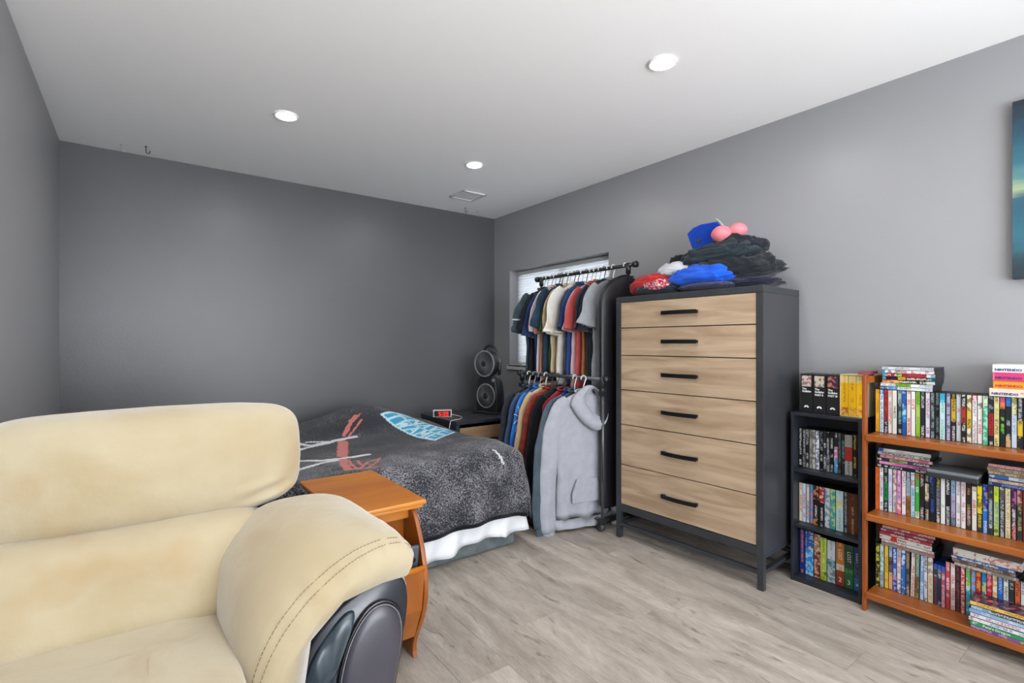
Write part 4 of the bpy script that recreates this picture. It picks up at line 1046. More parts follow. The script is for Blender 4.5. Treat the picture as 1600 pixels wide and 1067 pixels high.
# ---- cases
def ink_mat(base, ink, kind=0, amt=.5):
    key = 'print_%s_%s_%d' % (base, ink, kind)
    if key in MATS: return MATS[key]
    m = bpy.data.materials.new(key); m.use_nodes = True; nt = m.node_tree; L = nt.links.new
    p = nt.nodes['Principled BSDF']; p.inputs['Roughness'].default_value = .3; p.inputs['Specular IOR Level'].default_value = .4
    if ink is None: p.inputs['Base Color'].default_value = lin(base); MATS[key] = m; return m
    tc = nd(nt, 'ShaderNodeTexCoord'); oi = nd(nt, 'ShaderNodeObjectInfo')
    mu = nd(nt, 'ShaderNodeMath', operation='MULTIPLY'); mu.inputs[1].default_value = 53; L(oi.outputs['Random'], mu.inputs[0])
    mp = nd(nt, 'ShaderNodeMapping'); mp.inputs['Scale'].default_value = ((0, 170, 260) if kind == 0 else (0, 60, 55)); L(tc.outputs['Object'], mp.inputs[0])
    n = nd(nt, 'ShaderNodeTexNoise', noise_dimensions='4D'); n.inputs['Scale'].default_value = 1; n.inputs['Detail'].default_value = 2; L(mp.outputs[0], n.inputs['Vector']); L(mu.outputs[0], n.inputs['W'])
    mp2 = nd(nt, 'ShaderNodeMapping'); mp2.inputs['Scale'].default_value = (0, 0, 22); L(tc.outputs['Object'], mp2.inputs[0])
    n2 = nd(nt, 'ShaderNodeTexNoise', noise_dimensions='4D'); n2.inputs['Scale'].default_value = 1; n2.inputs['Detail'].default_value = 1; L(mp2.outputs[0], n2.inputs['Vector']); L(mu.outputs[0], n2.inputs['W'])
    sp = nd(nt, 'ShaderNodeSeparateXYZ'); L(tc.outputs['Object'], sp.inputs[0])
    ab = nd(nt, 'ShaderNodeMath', operation='ABSOLUTE'); L(sp.outputs['Y'], ab.inputs[0])
    lt = nd(nt, 'ShaderNodeMath', operation='LESS_THAN'); L(ab.outputs[0], lt.inputs[0]); lt.inputs[1].default_value = .0046 if kind == 0 else .05
    g1 = nd(nt, 'ShaderNodeMath', operation='GREATER_THAN'); L(n.outputs['Fac'], g1.inputs[0]); g1.inputs[1].default_value = .47 if kind == 0 else .52
    g2 = nd(nt, 'ShaderNodeMath', operation='GREATER_THAN'); L(n2.outputs['Fac'], g2.inputs[0]); g2.inputs[1].default_value = .46 if kind == 0 else .3
    m1 = nd(nt, 'ShaderNodeMath', operation='MULTIPLY'); L(g1.outputs[0], m1.inputs[0]); L(g2.outputs[0], m1.inputs[1])
    m2 = nd(nt, 'ShaderNodeMath', operation='MULTIPLY'); L(m1.outputs[0], m2.inputs[0]); L(lt.outputs[0], m2.inputs[1])
    mx = nd(nt, 'ShaderNodeMix', data_type='RGBA'); mx.inputs[6].default_value = lin(base); mx.inputs[7].default_value = lin(ink); m3 = nd(nt, 'ShaderNodeMath', operation='MULTIPLY'); m3.inputs[1].default_value = .72; L(m2.outputs[0], m3.inputs[0]); L(m3.outputs[0], mx.inputs[0]); L(mx.outputs[2], p.inputs['Base Color'])
    MATS[key] = m; return m
m_case = mat('case_black_plastic', '1A1B1E', .35, spec=.5); m_casew = mat('case_white_card', 'D8D6D0', .5); m_caseb = mat('case_blue_plastic', '1E4FA8', .3)
def case(bands, t=.0145, h=.19, d=.135, body=None, name='disc_case'):
    # local: origin bottom centre of the spine; spine faces -x ; bands top -> bottom: list of (base, ink, frac, kind)
    bm = B(); mats = [body or m_case]; e = .0006
    box(bm, 0, d, -t/2, t/2, 0, h)
    tot = sum(b[2] for b in bands); z = h-.0015
    for b in bands:
        z2 = z-(h-.003)*b[2]/tot
        mats.append(ink_mat(b[0], b[1], b[3])); mi = len(mats)-1
        vs = [bm.verts.new(q) for q in ((-e, -t/2+.0008, z2), (-e, t/2-.0008, z2), (-e, t/2-.0008, z), (-e, -t/2+.0008, z))]
        f = bm.faces.new(vs[::-1]); f.material_index = mi
        z = z2
    return obj(name, bm, mats)
def parse(s):
    # "word|base.ink*frac.kind base..."
    w, b = s.split('|'); out = []
    for tok in b.split():
        fr = 1.0; kd = 0
        if '~' in tok: tok = tok.replace('~', ''); kd = 1
        if '*' in tok: tok, f = tok.split('*'); fr = float(f)
        if '.' in tok: a, i = tok.split('.')
        else: a, i = tok, None
        out.append((a, i, fr, kd))
    return w, out
ORD = ['first', 'second', 'third', 'fourth', 'fifth', 'sixth', 'seventh', 'eighth', 'ninth', 'tenth', 'eleventh', 'twelfth', 'thirteenth', 'fourteenth', 'fifteenth', 'sixteenth', 'seventeenth', 'eighteenth',
       'nineteenth', 'twentieth', '21st', '22nd', '23rd', '24th', '25th', '26th', '27th', '28th', '29th', '30th', '31st', '32nd', '33rd', '34th', '35th', '36th', '37th']
m_ink = {k: mat('lettering_'+k, v, .5) for k, v in dict(white='F2F2F2', black='141414', red='C62828', blue='1F4FBF', cream='EFE6C8', yellow='F2D13A', gold='D9B25A', navy='26357A').items()}
def row(specs, y_left, z, where, group, xs=2.712, pitch=None, h=.197, tsc=1):
    y = y_left; out = []
    for i, s in enumerate(specs):
        opt = {}
        if '#' in s:
            s, o_ = s.split('#')
            for kv in o_.split(','): k_, v_ = kv.split('='); opt[k_] = v_
        w, bands = parse(s)
        t = float(opt.get('t', pitch-.0012))*tsc; hh = float(opt.get('h', h))
        body = {'w': m_casew, 'b': m_caseb}.get(opt.get('body', ''), m_case)
        o = case(bands, t, hh, .132, body, opt.get('n', 'disc_case'))
        rnd = random.Random(i*13+int(z*1000)); lean = float(opt.get('lean', 0))
        o.location = (xs+rnd.uniform(-.003, .003)+float(opt.get('dx', 0)), y-t/2, z+.0005)
        if lean: o.rotation_euler = (R(lean), 0, 0)
        nm = opt.get('n', 'disc_case').replace('_', ' ')
        tag(o, '%s %s, %s from the left, %s' % (w, nm, ORD[i], where), 'video case', group)
        if 'txt' in opt:
            tx = opt['txt'].replace('_', ' ')
            M = Matrix(((0, 0, -1, -.0012), (0, 1, 0, 0), (1, 0, 0, 0), (0, 0, 0, 1)))
            # text running down the spine: x_text -> -z ; y_text -> +y... letters upright when head tilts right
            M = Matrix(((0, 0, -1, -.0010), (0, -1, 0, 0), (-1, 0, 0, hh*float(opt.get('tz', .5))), (0, 0, 0, 1)))
            M = Matrix(((0, 0, -1, -.0010), (0, -1, 0, 0), (-1, 0, 0, hh*float(opt.get('tz', .5))), (0, 0, 0, 1)))
            ntext('lettering', tx, float(opt.get('ts', .014)), m_ink[opt.get('tc', 'white')], o, M, xs=float(opt.get('tx', 1)))
        if 'num' in opt:
            M = Matrix(((0, 0, -1, -.0012), (-1, 0, 0, 0), (0, 1, 0, hh*.14), (0, 0, 0, 1)))
            ntext('number', opt['num'], .03, m_ink['white'], o, M)
        y -= t+.0012; out.append(o)
    return out
top_row = [
 'orange|F0A81C.b07812', 'white and blue|3a6fd0.ffffff*.12 dfe8f2.3a6fb0', 'red|B23A3A.401010*.75 1c1c1e.dddddd*.25', 'white red-lettered|E8E4E0.C04040',
 'white|E6E2D6.E6E2D6#txt=FANBOYS,tc=black,ts=.0125,dx=-.006,t=.017', 'dark teal|A8C4C4.35505A*.3 37545C.8fb0b4*.45 223238.d0d8d8*.25', 'blue|2458A8.9fd0ee*.35~ 2F86CC.bfe2f4*.4~ 1F56A6.e8f2ff*.3',
 'white and red|EEDAD6.C0392B', 'ivory|ECE8E4.C05A4A*.4 ECE8E4*.6', 'lime green|7DB83A.4f8a20*.3 A9C95C.6a9a34*.45 8DC23C.4f8a20*.3', 'black and grey|26292C.cfd2d2', 'lavender|D9D4E2.A84A78', 'dark green|2E3E40.a9b8b8',
 'black|1F2426.8a9696', 'cyan|35A8D0.e8f4fa*.2 BFE0EC.6ab05a*.8#dx=-.008,t=.018', 'mauve|6F6A8C.d0cce0', 'black and yellow|202020.b8a030*.1 C9A93C.202020*.45 222222.d8d8d8*.4', 'pale blue-grey|C3CCD2.C04A4A', 'black and red|2a2a2a.d8d8d8*.25 A83A30.301010*.35 222222.e0e0e0*.4',
 'beige|E4D6A8.3a3226*.3~ D8B84A.3a3226*.4 E6DCC0.5a4a3a*.3~', 'white pink-topped|E06A80.ffffff*.1 EDEAE8.9a7a8a*.9', 'white red-titled|EFECE6.3a3a3a*.25~ EFE8E4.C83A3A*.55 EFECE6*.2', 'green|CFE0C4.40806a*.2 4BAE86.bfe6d4*.8~', 'black with red band|2c2c30.8a8a90*.35~ B82E30.30101a*.45 242428.d0d0d4*.2',
 'yellow-cream|E8DCA0.5a4a20*.12 DCD796.a89850*.35 DCCB8A.705a28*.3 E2D796.4a3c20*.25', 'black and green|C0508A.e0a0c0*.1 D88040.402010*.12 24282a*.15 222628.7CE03A*.35 202426.c0c0c0*.2#n=video_case', 'black blue-topped|2a6ab0.d0e4f4*.18~ 24252c.b8b4b8*.6 c8a878.4a3a2a*.22~', 'pale blue olive-topped|8A9460.e0e0b0*.35~ BFD0E0.8fa0b4*.65', 'black with yellow block|303236.c0c0c0*.45 D8B830.403010*.3 26282c.C89840*.25~',
 'dark blue|22305a.a0b0d0', 'white|E8E6E2.6a6a6a', 'red|A32A2A.f0d0c0', 'black|1c1d20.b0b0b0', 'teal|2f7a80.d0e8e8', 'grey|9a9c9e.303234', 'black|202226.c04040']
mid_row = [
 'orange|E8661C.b04810', 'white|E6E6EA.7a6a9a', 'black and green|1e2a22.b0c0b0*.35 2E8A50.16301e*.4 22302a.c0d0c8*.25', 'pale blue|D4DCEC.8A8AB8', 'white and red|ECE6E4.b03030*.6~ E8E0E0.6a4a4a*.4', 'pink|C878B8.f4e0f0*.3 E0A0D0.8a3a80*.4 E06A9A.ffe0c0*.3~', 'white and pink|EEE4E8.8a4a6a', 'sunset brown|4a5a6a.c8d0d8*.2 A8B8C4.6a7a8a*.35 A86A3A.603818*.45~',
 'pale blue|BFD8E8.C05A7A*.35~ B4D4E4.5a8aaa*.65', 'bright green|3DA83C.c04030*.3~ 45A845.dff0d8*.15 3DA83C*.4 d8e4c0.308030*.15', 'black|241c1e.d8c8cc', 'black and cream|262222.d8c8a0*.2 d4c8a8.5a4a30*.35~ 2c2824.e0d4b8*.45', 'dark blue|1b2c6a.5a78c8*.15~ 16202e.30507a*.85#t=.020,txt=AVATAR,tc=blue,tz=.36,ts=.0145', 'black and yellow|2a2c30.c8c040*.2 4a4c50.909498*.5 2a2c30.e0e0d0*.3',
 'white|E2E2E4.8a8a8e', 'black|1c1c1e.f0f0f0*.65 3a3c3e.d0d0d0*.35', 'blue-grey|9ab4d0.4a5a8a*.4 A8A0C0.904a70*.5 6a7a88.3a3a3a*.2', 'white|ECEAEA.8a8e92', 'white pink-lettered|E8E2E4.B85A80', 'black and gold|2a2620.C89A40*.6 38302c.c8a8a0*.4', 'white red-titled|262020*.08 EAE4DC.8a6a6a*.25 E6E0D8.B83A50*.35 e4dcd0*.3',
 'black and yellow|2c2a22*.05 E8D81E.4a4410*.4~ E0CC20.4a4410*.2~ 34342e.d8b820*.4', 'royal blue|2448B8.c8a880*.5~ 2E7AD8.d8e8f4*.5', 'dark slate|2e3238.8a9298*.3 3c424a.b8c0c8*.5 2e3238.e0e0e0*.2', 'lime|C8DC3A.7a9a20*.3 B0C890.6a8a50*.5 A8C060.303a20*.2~', 'black and grey|5a545c.d8ccb0*.25~ 2a2a30.c0c0c8*.75', 'cream|E2D8B0.a08a50', 'dark red|3a2250.d06aa0*.35~ 401c30.e8d8e0*.4 6a1420.e0a0a0*.25#txt=CATCH_ME,tc=white,ts=.010,tz=.42', 'dark olive|6a3a3a.d0a090*.3~ 2c3430.a8a860*.7',
 'red|B01C28.f0d0d0', 'black|202024.c0c0c0', 'white|e4e4e0.4a4a6a', 'blue|2a4a90.d0d8f0', 'black|1c1e20.c0a040', 'grey|8a8c90.2a2a2c']
low_row = [
 'yellow and black|3a3818.d8cc40*1~', 'pale teal|C8D8D8.5a7a80*.3 86B0B8.e0ecec*.4~ A8B8C8.5a5a7a*.3', 'yellow|E8C040.a07820', 'blue and peach|3A7AA8.d0e0e8*.25 6a5a60.2a2a30*.35~ E0B080.a07040*.4', 'blue|2A62C0.f0f4fa*.65 2a5ab8.d89ab8*.35~', 'white and red|E4E0E8.3a3a6a*.2 E8D8D8.B84A5A*.5 dcdce8.6a3a5a*.3~', 'bright blue|2070C8.e8f2fa*1~',
 'brown and grey|6a5a50.b09a88*.4 3c3c42.8a8a90*.4 4a3a30.c8b8a8*.2', 'white red-lettered|E6DAD4.B84040#lean=1.2', 'green-brown|5A7A68.a8c0a8*.5 8a7A4A.503818*.5~#lean=1.2', 'light blue|7FA8DC.e8f0fa#lean=1.2', 'white and black|D8D8DC.34343a#t=.012', 'ivory|D8D4C8.8a6a50*.4~ D8C8A8.b09070*.6#t=.018', 'short black|2a5ac0*.1 3a3a3c.c0c0a0*.2 2c3034.8a3a3a*.7#h=.172,body=b,t=.012', 'short black|2a5ac0*.1 26323a.c8d0d4*.9#h=.172,body=b,t=.012',
 'short red|2a5ac0*.1 9a4a60.f0e0e8*.2 B84A58.e8c0c8*.7#h=.172,body=b,t=.012', 'rose red|C8404A.f4e0e0', 'white and red|E8DCD8.C02A30', 'black|28282c.a04048', 'red|B82A38.f0e4e4', 'green and cyan|6AB060.d8d080*.4~ 3FB0C0.c8e8d0*.6~', 'light blue|6FB0E0.d04a40*.6~ 5A9CD8.f0d060*.4~', 'red and gold|C02A2A.e8a040*1~', 'blue and yellow|2A86C8.e8d040*1~', 'crimson|C8283A.f0a0a8*1~', 'white and orange|EEE0C8.e08a40*.7~ f0e4d8.c85a40*.3',
 'blue|1F6AC0.a8ccf0', 'white|E4E6E0.3a5a40', 'black|2a2e30.c0c4c4*.3 34383c.8a8e90*.7', 'orange|D8683A.402018', 'white|e0e0e0.304a8a', 'black|202024.b0b0b0', 'red|a82a2a.e0d0d0', 'blue|2a4a9a.d0d8f0']
GT, GM, GLo = 'video cases on the top shelf of the wooden bookcase', 'video cases on the middle shelf of the wooden bookcase', 'video cases on the bottom shelf of the wooden bookcase'
PT = .01635
row(top_row, .838, SH[0], 'top shelf, wooden bookcase', GT, pitch=PT)
row(mid_row, .838, SH[1], 'middle shelf, wooden bookcase', GM, pitch=.0163)
row(low_row, .836, SH[2], 'bottom shelf, wooden bookcase', GLo, pitch=.0159)
bw = lambda i: ['18191c.c8c8c8', '1a1b1e.b8bcbc*.6 8a8c8c.202020*.4~', '909290.202226*.25~ 1e2022.c4c4c4*.75', '222426.808484*.5~ 18191c.c0c0c0*.5'][i % 4]
b1 = ['black and white|%s#t=.0125' % bw(0), 'black white-lettered|%s#t=.0125' % bw(1), 'black and silver|%s#t=.0125' % bw(2), 'grey|9a948c.2c2c2c#t=.0115', 'silver|b8b8b4.34343a*1~#t=.0115', 'white and navy|D8DCE4.2a3450*1~#t=.0145', 'black|%s#t=.0115' % bw(3), 'dark blue-grey|2c343c.d8dce0#t=.0115',
      'black and cream|%s#t=.0125' % bw(1), 'black silver-lettered|%s#t=.0125' % bw(0), 'pink and blue|2a2a2e.e0e0e4*.35 C888A8.f4e8f0*.3~ 5AA0D0.e8f4fa*.35~#t=.0135', 'dark grey|2e3034.787c82#t=.0115', 'black teal-lettered|22262a.6ab0a8#t=.0115', 'wide grey|A8A8A4.c4c4c0*.3 B83A34.902a24*.35 B4B4B0.50504c*.35#t=.027,h=.195', 'black gold-lettered|181818.d8c050#t=.0135', 'black|1a1a1c.b0b0b0*.5 1a1a1c*.5#t=.0125']
b2 = ['cream|E0DACA.C04030#t=.0135', 'pale blue-white|CCD8E4.C04A5A#t=.0125', 'grey-white|C8CCCC.5a6268#t=.0115', 'blue and pink|5E94C4.d07a9a*1~#t=.0125', 'black orange-topped|2a2624.d88a50*.35~ 1c1a1a.e8e0d8*.45 2a2020.c88a50*.2~#t=.020', 'black red-topped|A83030.f0d0c8*.4~ 1e1a1c.d8d4d4*.6#t=.0185', 'silver|C4CCCE.3a6a9a*1~#t=.020', 'teal|3F9C9C.c8d870*1~#t=.0185',
      'wide pale aqua|BFDCDC.8ab0b4*.25 C8E0DC.e0d040*.2~ BFDCDC.7aa0a4*.55#t=.026', 'dark|2c3a44.c0c8cc#t=.0115', 'thick brown gold-lettered|5C3020.8a5a3a*.2 5C2E1E.d0a860*.2 5C3020.d8a868*.35 5C2E1E.c89a58*.25#t=.034,h=.195,n=box_set', 'grey|B0B0A8.60605a#t=.0125']
b3 = ['dark blue|1B2F78.E07A4A#t=.021,h=.225', 'sky blue|2A58A8.e8c8a0*.4~ 2F88D0.a8d8ec*.6~#t=.030,h=.225', 'brown and red|9A6A50.e0c8a8*.4~ 7A2E28.d0b098*.6~#t=.0235,h=.218', 'lime green|B4C84A.6a8a2a*.35 A8B850.e0e8a0*.45 9AB03A.303a18*.2~#t=.0235,h=.212', 'white and slate|C8D0D4.8a9aa4*.45 7FA8B4.203a44*.2~ A8B8C0.4a5a64*.35~#t=.029,h=.208,n=box_set',
      'orange and brown LOST|C87838.e8c8a0*.08 C07838*.42 D8C8A8.a85a28*.15 8C3A1C*.35#t=.029,h=.208,txt=LOST,tc=cream,ts=.022,tz=.72,num=2,n=box_set', 'green LOST|1E5A40.3a7a5a*.08 1E5038*.47 4A8A4A.1e5038*.1 2A6A3C*.35#t=.029,h=.208,txt=LOST,tc=cream,ts=.022,tz=.72,num=3,n=box_set', 'blue LOST|1E3E78*.35 3A5A7A.101c30*.35~ 2E6AA8*.3#t=.026,h=.208,txt=LOST,tc=cream,ts=.020,tz=.75,num=4,n=box_set']
row(b1, 1.169, .568, 'upper shelf, black bookcase', 'video cases on the upper shelf of the black bookcase', pitch=.0127, tsc=1.2)
row(b2, 1.169, .291, 'middle shelf, black bookcase', 'video cases on the middle shelf of the black bookcase', pitch=.0127, tsc=1.25)
row(b3, 1.166, .028, 'bottom shelf, black bookcase', 'box sets on the bottom shelf of the black bookcase', pitch=.0127, tsc=1.25)

# ---- flat stacks
def stack(specs, y_left, z0, x, where, group, hgt=.19, tdef=.0145, names=None):
    z = z0; n = len(specs)
    posn = ['topmost'] + ['second from top', 'third from top', 'fourth from top', 'fifth from top', 'sixth from top', 'seventh from top'][:max(0, n-1)]
    for i, s in enumerate(reversed(specs)):
        opt = {}
        if '#' in s:
            s, o_ = s.split('#')
            for kv in o_.split(','): k_, v_ = kv.split('='); opt[k_] = v_
        w, bands = parse(s); t = float(opt.get('t', tdef)); h = float(opt.get('h', hgt)); d = float(opt.get('d', .135))
        bodym = {'w': m_casew, 'b': m_caseb}.get(opt.get('body', ''), m_case)
        if opt.get('bc'): bodym = mat('card_'+opt['bc'], opt['bc'], .45)
        o = case(bands, t, h, d, bodym, opt.get('n', 'disc_case'))
        rnd = random.Random(i+int(z0*100)+int(y_left*1000))
        # lay on its side: local z (height) -> -y (left to right), local y -> z
        off = rnd.uniform(-.006, .006)
        o.matrix_world = Matrix.Translation((x+rnd.uniform(-.004, .004), y_left-off, z+t/2+.0002)) @ Matrix.Rotation(R(rnd.uniform(-1.2, 1.2)+float(opt.get('rz', 0))), 4, 'Z') @ Matrix.Translation((0, -h, 0)) @ Matrix(((1, 0, 0, 0), (0, 0, 1, 0), (0, -1, 0, 0), (0, 0, 0, 1)))
        idx = n-1-i
        tag(o, '%s %s, %s, stack %s' % (w, opt.get('n', 'disc_case').replace('_', ' '), posn[idx] if idx else 'topmost', where), 'game box' if 'game' in opt.get('n', '') else 'video case', group)
        if idx == n-1: o['label'] = '%s %s, lowest, stack %s' % (w, opt.get('n', 'disc_case').replace('_', ' '), where)
        if 'txt' in opt:
            tl = float(opt.get('ts', .012)); zz_ = h*(1-float(opt.get('tz', .5)))
            # text x -> local -z?  spine top (local z=h) is placed at left (larger y) ; text runs left->right = local -z ... 
            M = Matrix(((0, 0, -1, -.0010), (0, -1, 0, float(opt.get('ty', 0))), (1*-1, 0, 0, zz_), (0, 0, 0, 1)))
            ntext('lettering', opt['txt'].replace('_', ' '), tl, m_ink[opt.get('tc', 'white')], o, M, xs=float(opt.get('tx', 1)), font_off=float(opt.get('fo', 0)))
        if 'n64' in opt:
            M = Matrix(((0, 0, -1, -.0010), (0, -1, 0, -.0005), (-1, 0, 0, h-.092), (0, 0, 0, 1)))
            ntext('lettering', '64', .0085, m_ink['red'], o, M)
        z += t+.0004
    return z
# rows are upright; band order top->bottom becomes left->right in stacks
stack(['silver-white|DADDE2.8a8e96', 'white|3a9ab0*.06 E8E8EA.6a4a4a*.3~ E8E4E8.c05a6a*.64~', 'red|4a9ab8*.06 B02048.e8e0e8*.2 8ac84a.405020*.1~ B8323C.701820*.45 c8e0e8.5a8a9a*.15~', 'black|3a9aa8*.06 201c20.e0dcd8*.25 C89A3A.402010*.15 241c20.e8e0d0*.45 1a5a6a.c0d0d0*.1', 'orange|D8703A.f0d090*.35~ 2c2820.f0ece0*.5 d0d8d8*.15', 'white and green|E4E8EC.7a8a9a*.3 8AC03A.405a20*.3 e8ecec.6a8a9a*.4', 'pale blue|2a4a5a.b0c0c8*.15 5A90C8.e0ecf4*.2~ DCE4EA.8a90b0*.65'],
      .815, SH[0]+.1985, 2.705, 'on the top shelf cases', 'stacked video cases above the top shelf')
N64 = 'h=.19,d=.14,t=.031,n=game_box,txt=NINTENDO,ts=.0125,tx=1.15,tz=.235,ty=.0055,fo=.0005,n64=1'
stack(['white|E6E4E2#%s,tc=navy,bc=E6E4E2' % N64, 'pink|F080A8*.02 E0457A*1#%s,tc=navy,bc=D8406E' % N64, 'orange|F0A03A#%s,tc=red,bc=E89830' % N64, 'cream|E8DCC8#%s,tc=navy,bc=E0D4C0' % N64],
      .448, SH[0]+.1985, 2.700, 'at right above the top shelf', 'stacked game boxes above the top shelf')
stack(['white blue-tipped|2A5AA8*.1 E8E4E0.b0a8a0*.9', 'grey-white|C8C8C4.303030', 'pink and red|D890A0.a03048*.3 B86878.f0d8dc*.7', 'black and green|2a3440.e8e8e8*.25 8AA860.2a3a20*.3 3a4048.d8d8d8*.45', 'magenta|D06AA8.f4c8e0*.5 C878B0.402040*.5', 'black white-lettered|1E2024.e4e4e4'],
      .825, SH[1]+.1985, 2.705, 'above the middle shelf at left', 'stacked video cases above the middle shelf', tdef=.0143)
stack(['rose|B86A70.e8c8c8', 'beige|B0A088.5a4a3a', 'brown and beige|8A7860.d8c8a8', 'blue and white|3A6AA8.e0e8f0*.3 C8D0D8.3a5a8a*.7', 'taupe|A08878.e0d0c0', 'navy blue|2A3E7A.8aa0d0'],
      .462, SH[1]+.1985, 2.705, 'above the middle shelf at right', 'stacked video cases at right above the middle shelf', tdef=.0143)
stack(['pink-red|C85060.f0d8d8', 'red and white|9A4A54.e8d8d8', 'crimson|B83A48.f0e0d8', 'thick white|D8D4CC.6a4a3a*.2 C83A2A.f0d8c8*.15~ DCD8D0.303030*.65#t=.021', 'white|DCD8D2.b05a50#t=.012,tc=black', 'grey|8a8884.c03a30'],
      .815, SH[2]+.1985, 2.700, 'above the bottom shelf at left', 'stacked video cases above the bottom shelf', tdef=.0138)
stack(['thick white red-lettered|E0DCD4.C04A30*.35~ E4E0D8.c83028*.2 E0DCD4.C04A30*.45~#t=.031,bc=D8D4CC,h=.20', 'blue|3A5AA0.d0d8e8#t=.011', 'dark brown|5A4A44.b09a88', 'taupe|8A7E76.d8d0c8'],
      .560, SH[2]+.1985, 2.685, 'above the bottom shelf at right', 'stacked video cases at right above the bottom shelf', tdef=.0150)
# front stack on the bottom shelf, in front of the upright cases
stack(['collage-covered|E8C060.7a5a20#bc=4A3A44', 'blue-grey|7A98C0.e0e0e8*.3 3c404a.d8d8dc*.7', 'light blue|8AB0D8.e8d060*.2~ 9AB8D8.e8eef4*.8', 'white red-titled|DCE8EC.c83a48', 'white|E8E4E4.9a5a6a*.3~ E4E8EC.6a7a8a*.7', "green|2E9A58.bfe0cc*.12~ 2E9A58*.9#txt=Pete's_Dragon,ts=.0135,tz=.40,tc=white", 'purple|7A4A8C.d8b0d8*.5 8A5A9C.e8b850*.5'],
      .493, SH[2]+.0005, 2.604, 'at the front of the bottom shelf', 'stacked video cases on the front of the bottom shelf', tdef=.0148)
# collage cover on the top case of that stack
bm = B(); box(bm, 2.606, 2.728, .315, .488, SH[2]+.0005+7*.0152-.0004, SH[2]+.0005+7*.0152+.0004)
o = obj('cover_sheet', bm, mat('collage_print', '33273A', .25, hex2='B86878', nscale=46, lo=.52, hi=.64, detail=2), None); tag(o, 'dark cover sheet with pink and white collage lying on the front stack', 'cover sheet')
# grey device on the middle shelf
DV = thing('media_player', 'flat silver and black player lying over the middle shelf cases', 'media player', (2.675, .645, SH[1]+.1985))
boxo('body', (.0, .15, -.165, .0, .0, .020), mat('player_black', '33363a', .3), DV, .003)
boxo('lid', (-.004, .15, -.165, .0, .020, .034), mat('player_silver', '7C8288', .35), DV, .004)
for o_ in DV.children: pass
# tapes on top of black bookcase
ZT = .853
def tape(y, title, n, art, idx, lbl):
    t = thing('video_tape', lbl, 'video tape', (2.690, y, ZT), 0, 'black boxed video tapes on the black bookcase')
    w = .056; h = .192
    bm = B(); box(bm, 0, .12, -w/2, w/2, 0, h); obj('sleeve', bm, mat('tape_black', '17181a', .4), t, bevel=.001)
    bm = B(); box(bm, -.0012, -.0004, -w/2+.006, w/2-.006, h-.062, h-.008); obj('picture', bm, ink_mat(art[0], art[1], 1), t)
    Mz = lambda z: Matrix(((0, 0, -1, -.0014), (-1, 0, 0, w/2-.008), (0, 1, 0, z), (0, 0, 0, 1)))
    ntext('lettering', 'The', .013, m_ink['white'], t, Mz(h-.074), 'LEFT', font_off=.0004)
    ntext('lettering', 'Godfather', .0128, m_ink['white'], t, Mz(h-.087), 'LEFT', xs=.78, font_off=.0005)
    if n: ntext('lettering', n, .012, m_ink['white'], t, Mz(h-.102), 'LEFT', font_off=.0005)
    bm = B(); poly = [(0.0115*math.cos(a), .0115*math.sin(a)) for a in [PI*k/14 for k in range(15)]]+[(.0115*-.45, 0), (0, .005), (.0115*.45, 0)]
    bm.faces.new([bm.verts.new((-.0008, -a, .024+b)) for a, b in poly]); obj('emblem', bm, m_ink['white'], t)
tape(1.125, 'x', '', ('D8C4BC', '7A3A38'), 0, 'black boxed video tape at far left with red portrait picture')
tape(1.066, 'x', 'PART II', ('CFC4B0', '4A3A30'), 1, 'black boxed video tape in the middle with cream picture')
tape(1.007, 'x', 'PART III', ('4A2A48', 'D08A60'), 2, 'black boxed video tape with purple picture next to yellow set')
YS = thing('video_box_set', 'yellow box set of three video tapes in a cream slipcase', 'box set', (2.690, .925, ZT))
m_cream = mat('cream_card', 'E8DCB0', .5)
bm = B(); box(bm, 0, .12, .0485, .0505, 0, .198); box(bm, 0, .12, -.0505, -.0485, 0, .198); box(bm, 0, .12, -.05, .05, .195, .198); box(bm, 0, .12, -.05, .05, 0, .003); box(bm, .117, .12, -.05, .05, 0, .198); obj('slipcase', bm, m_cream, YS)
for k in range(3):
    o = case([('EFD890', 'E0B020', .18, 0), ('F0B818', 'B07A10', .55, 0), ('F0B818', None, .07, 0), ('E8B040', 'A03A30', .2, 1)], .0315, .190, .112, mat('tape_yellow', 'E8B018', .4), 'tape'); o.parent = YS; o.location = (.004, .0325-k*.0325, .0032)
o = case([('C05060', 'f0d0d0', 1, 0)], .014, .19, .135, mat('card_9a4a50', '9A4A50', .4)); o.matrix_world = Matrix.Translation((2.66, .864, 1.0545+.007)) @ Matrix.Rotation(R(8), 4, 'Z') @ Matrix.Rotation(R(90), 4, 'X') @ Matrix.Translation((0, 0, -.11))
o.matrix_world = Matrix.Translation((2.66, .875, 1.0620)) @ Matrix(((0, 0, 1, 0), (-1, 0, 0, 0.015), (0, -1, 0, 0), (0, 0, 0, 1))) @ Matrix.Diagonal((.25, 1, .75, 1))
tag(o, 'small pinkish red case lying on top of the bookcase left post', 'video case')
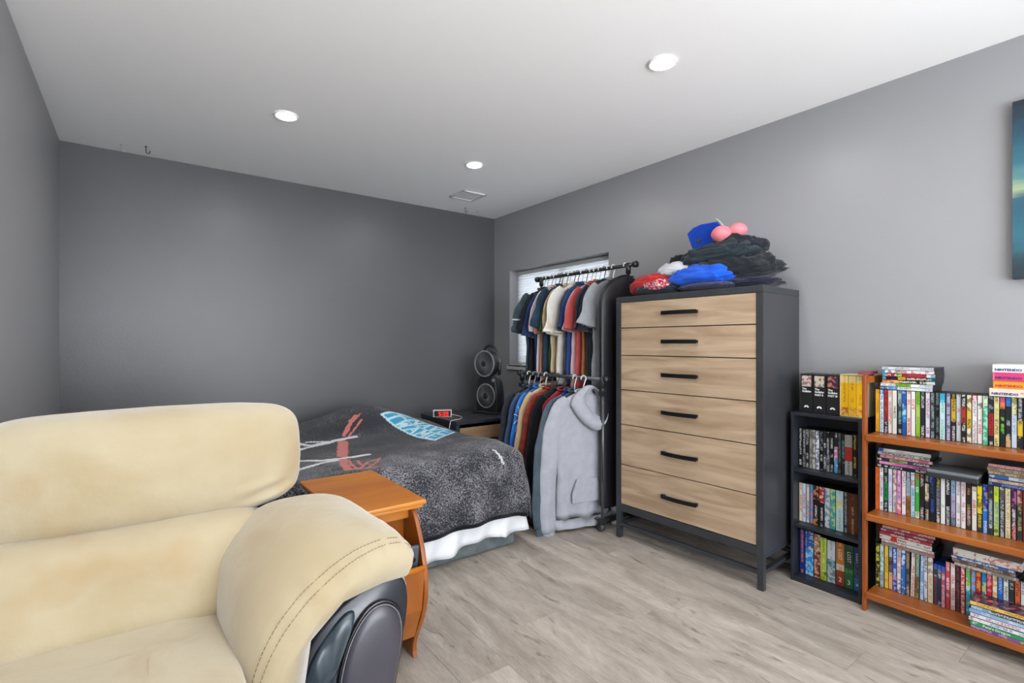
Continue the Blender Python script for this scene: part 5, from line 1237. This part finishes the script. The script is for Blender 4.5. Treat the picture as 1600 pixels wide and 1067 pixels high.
# ------------------------------------------------------------------ canvas picture
CV = thing('canvas_print', 'dark teal landscape canvas print hanging on the right wall at frame edge', 'canvas print', (XR-.001, -.14, 1.457))
m_cv = bpy.data.materials.new('teal_landscape_print'); m_cv.use_nodes = True; nt = m_cv.node_tree; L = nt.links.new; p = nt.nodes['Principled BSDF']; p.inputs['Roughness'].default_value = .5
tc = nd(nt, 'ShaderNodeTexCoord'); sp = nd(nt, 'ShaderNodeSeparateXYZ'); L(tc.outputs['Object'], sp.inputs[0])
mp = nd(nt, 'ShaderNodeMapping'); mp.inputs['Scale'].default_value = (1, 3, 9); L(tc.outputs['Object'], mp.inputs[0])
n1 = nd(nt, 'ShaderNodeTexNoise'); n1.inputs['Scale'].default_value = 1.6; n1.inputs['Detail'].default_value = 6; L(mp.outputs[0], n1.inputs['Vector'])
mm_ = nd(nt, 'ShaderNodeMath', operation='MULTIPLY_ADD'); L(n1.outputs['Fac'], mm_.inputs[0]); mm_.inputs[1].default_value = .22; mm_.inputs[2].default_value = -.11
a1 = nd(nt, 'ShaderNodeMath', operation='DIVIDE'); L(sp.outputs['Z'], a1.inputs[0]); a1.inputs[1].default_value = .713
a2 = nd(nt, 'ShaderNodeMath', operation='ADD'); L(a1.outputs[0], a2.inputs[0]); L(mm_.outputs[0], a2.inputs[1])
r = nd(nt, 'ShaderNodeValToRGB'); cr = r.color_ramp
for k, (pos, hx) in enumerate(((0, '1E2E38'), (.10, '23404A'), (.22, '2A6A7C'), (.34, '1E5A70'), (.43, '2C5C70'), (.50, 'A8B88C'), (.56, '5A8A8C'), (.66, '2A6A7C'), (.80, '1A4A60'), (1, '16222E'))):
    e = cr.elements[k] if k < 2 else cr.elements.new(pos)
    e.position = pos; e.color = lin(hx)
L(a2.outputs[0], r.inputs[0]); L(r.outputs[0], p.inputs['Base Color'])
bm = B(); box(bm, -.030, 0, -.545, .545, 0, .713); obj('stretcher_frame', bm, mat('canvas_edge', '1c1e22', .6), CV, bevel=.002)
bm = B(); box(bm, -.0325, -.0302, -.5445, .5445, .001, .712); obj('picture', bm, m_cv, CV)
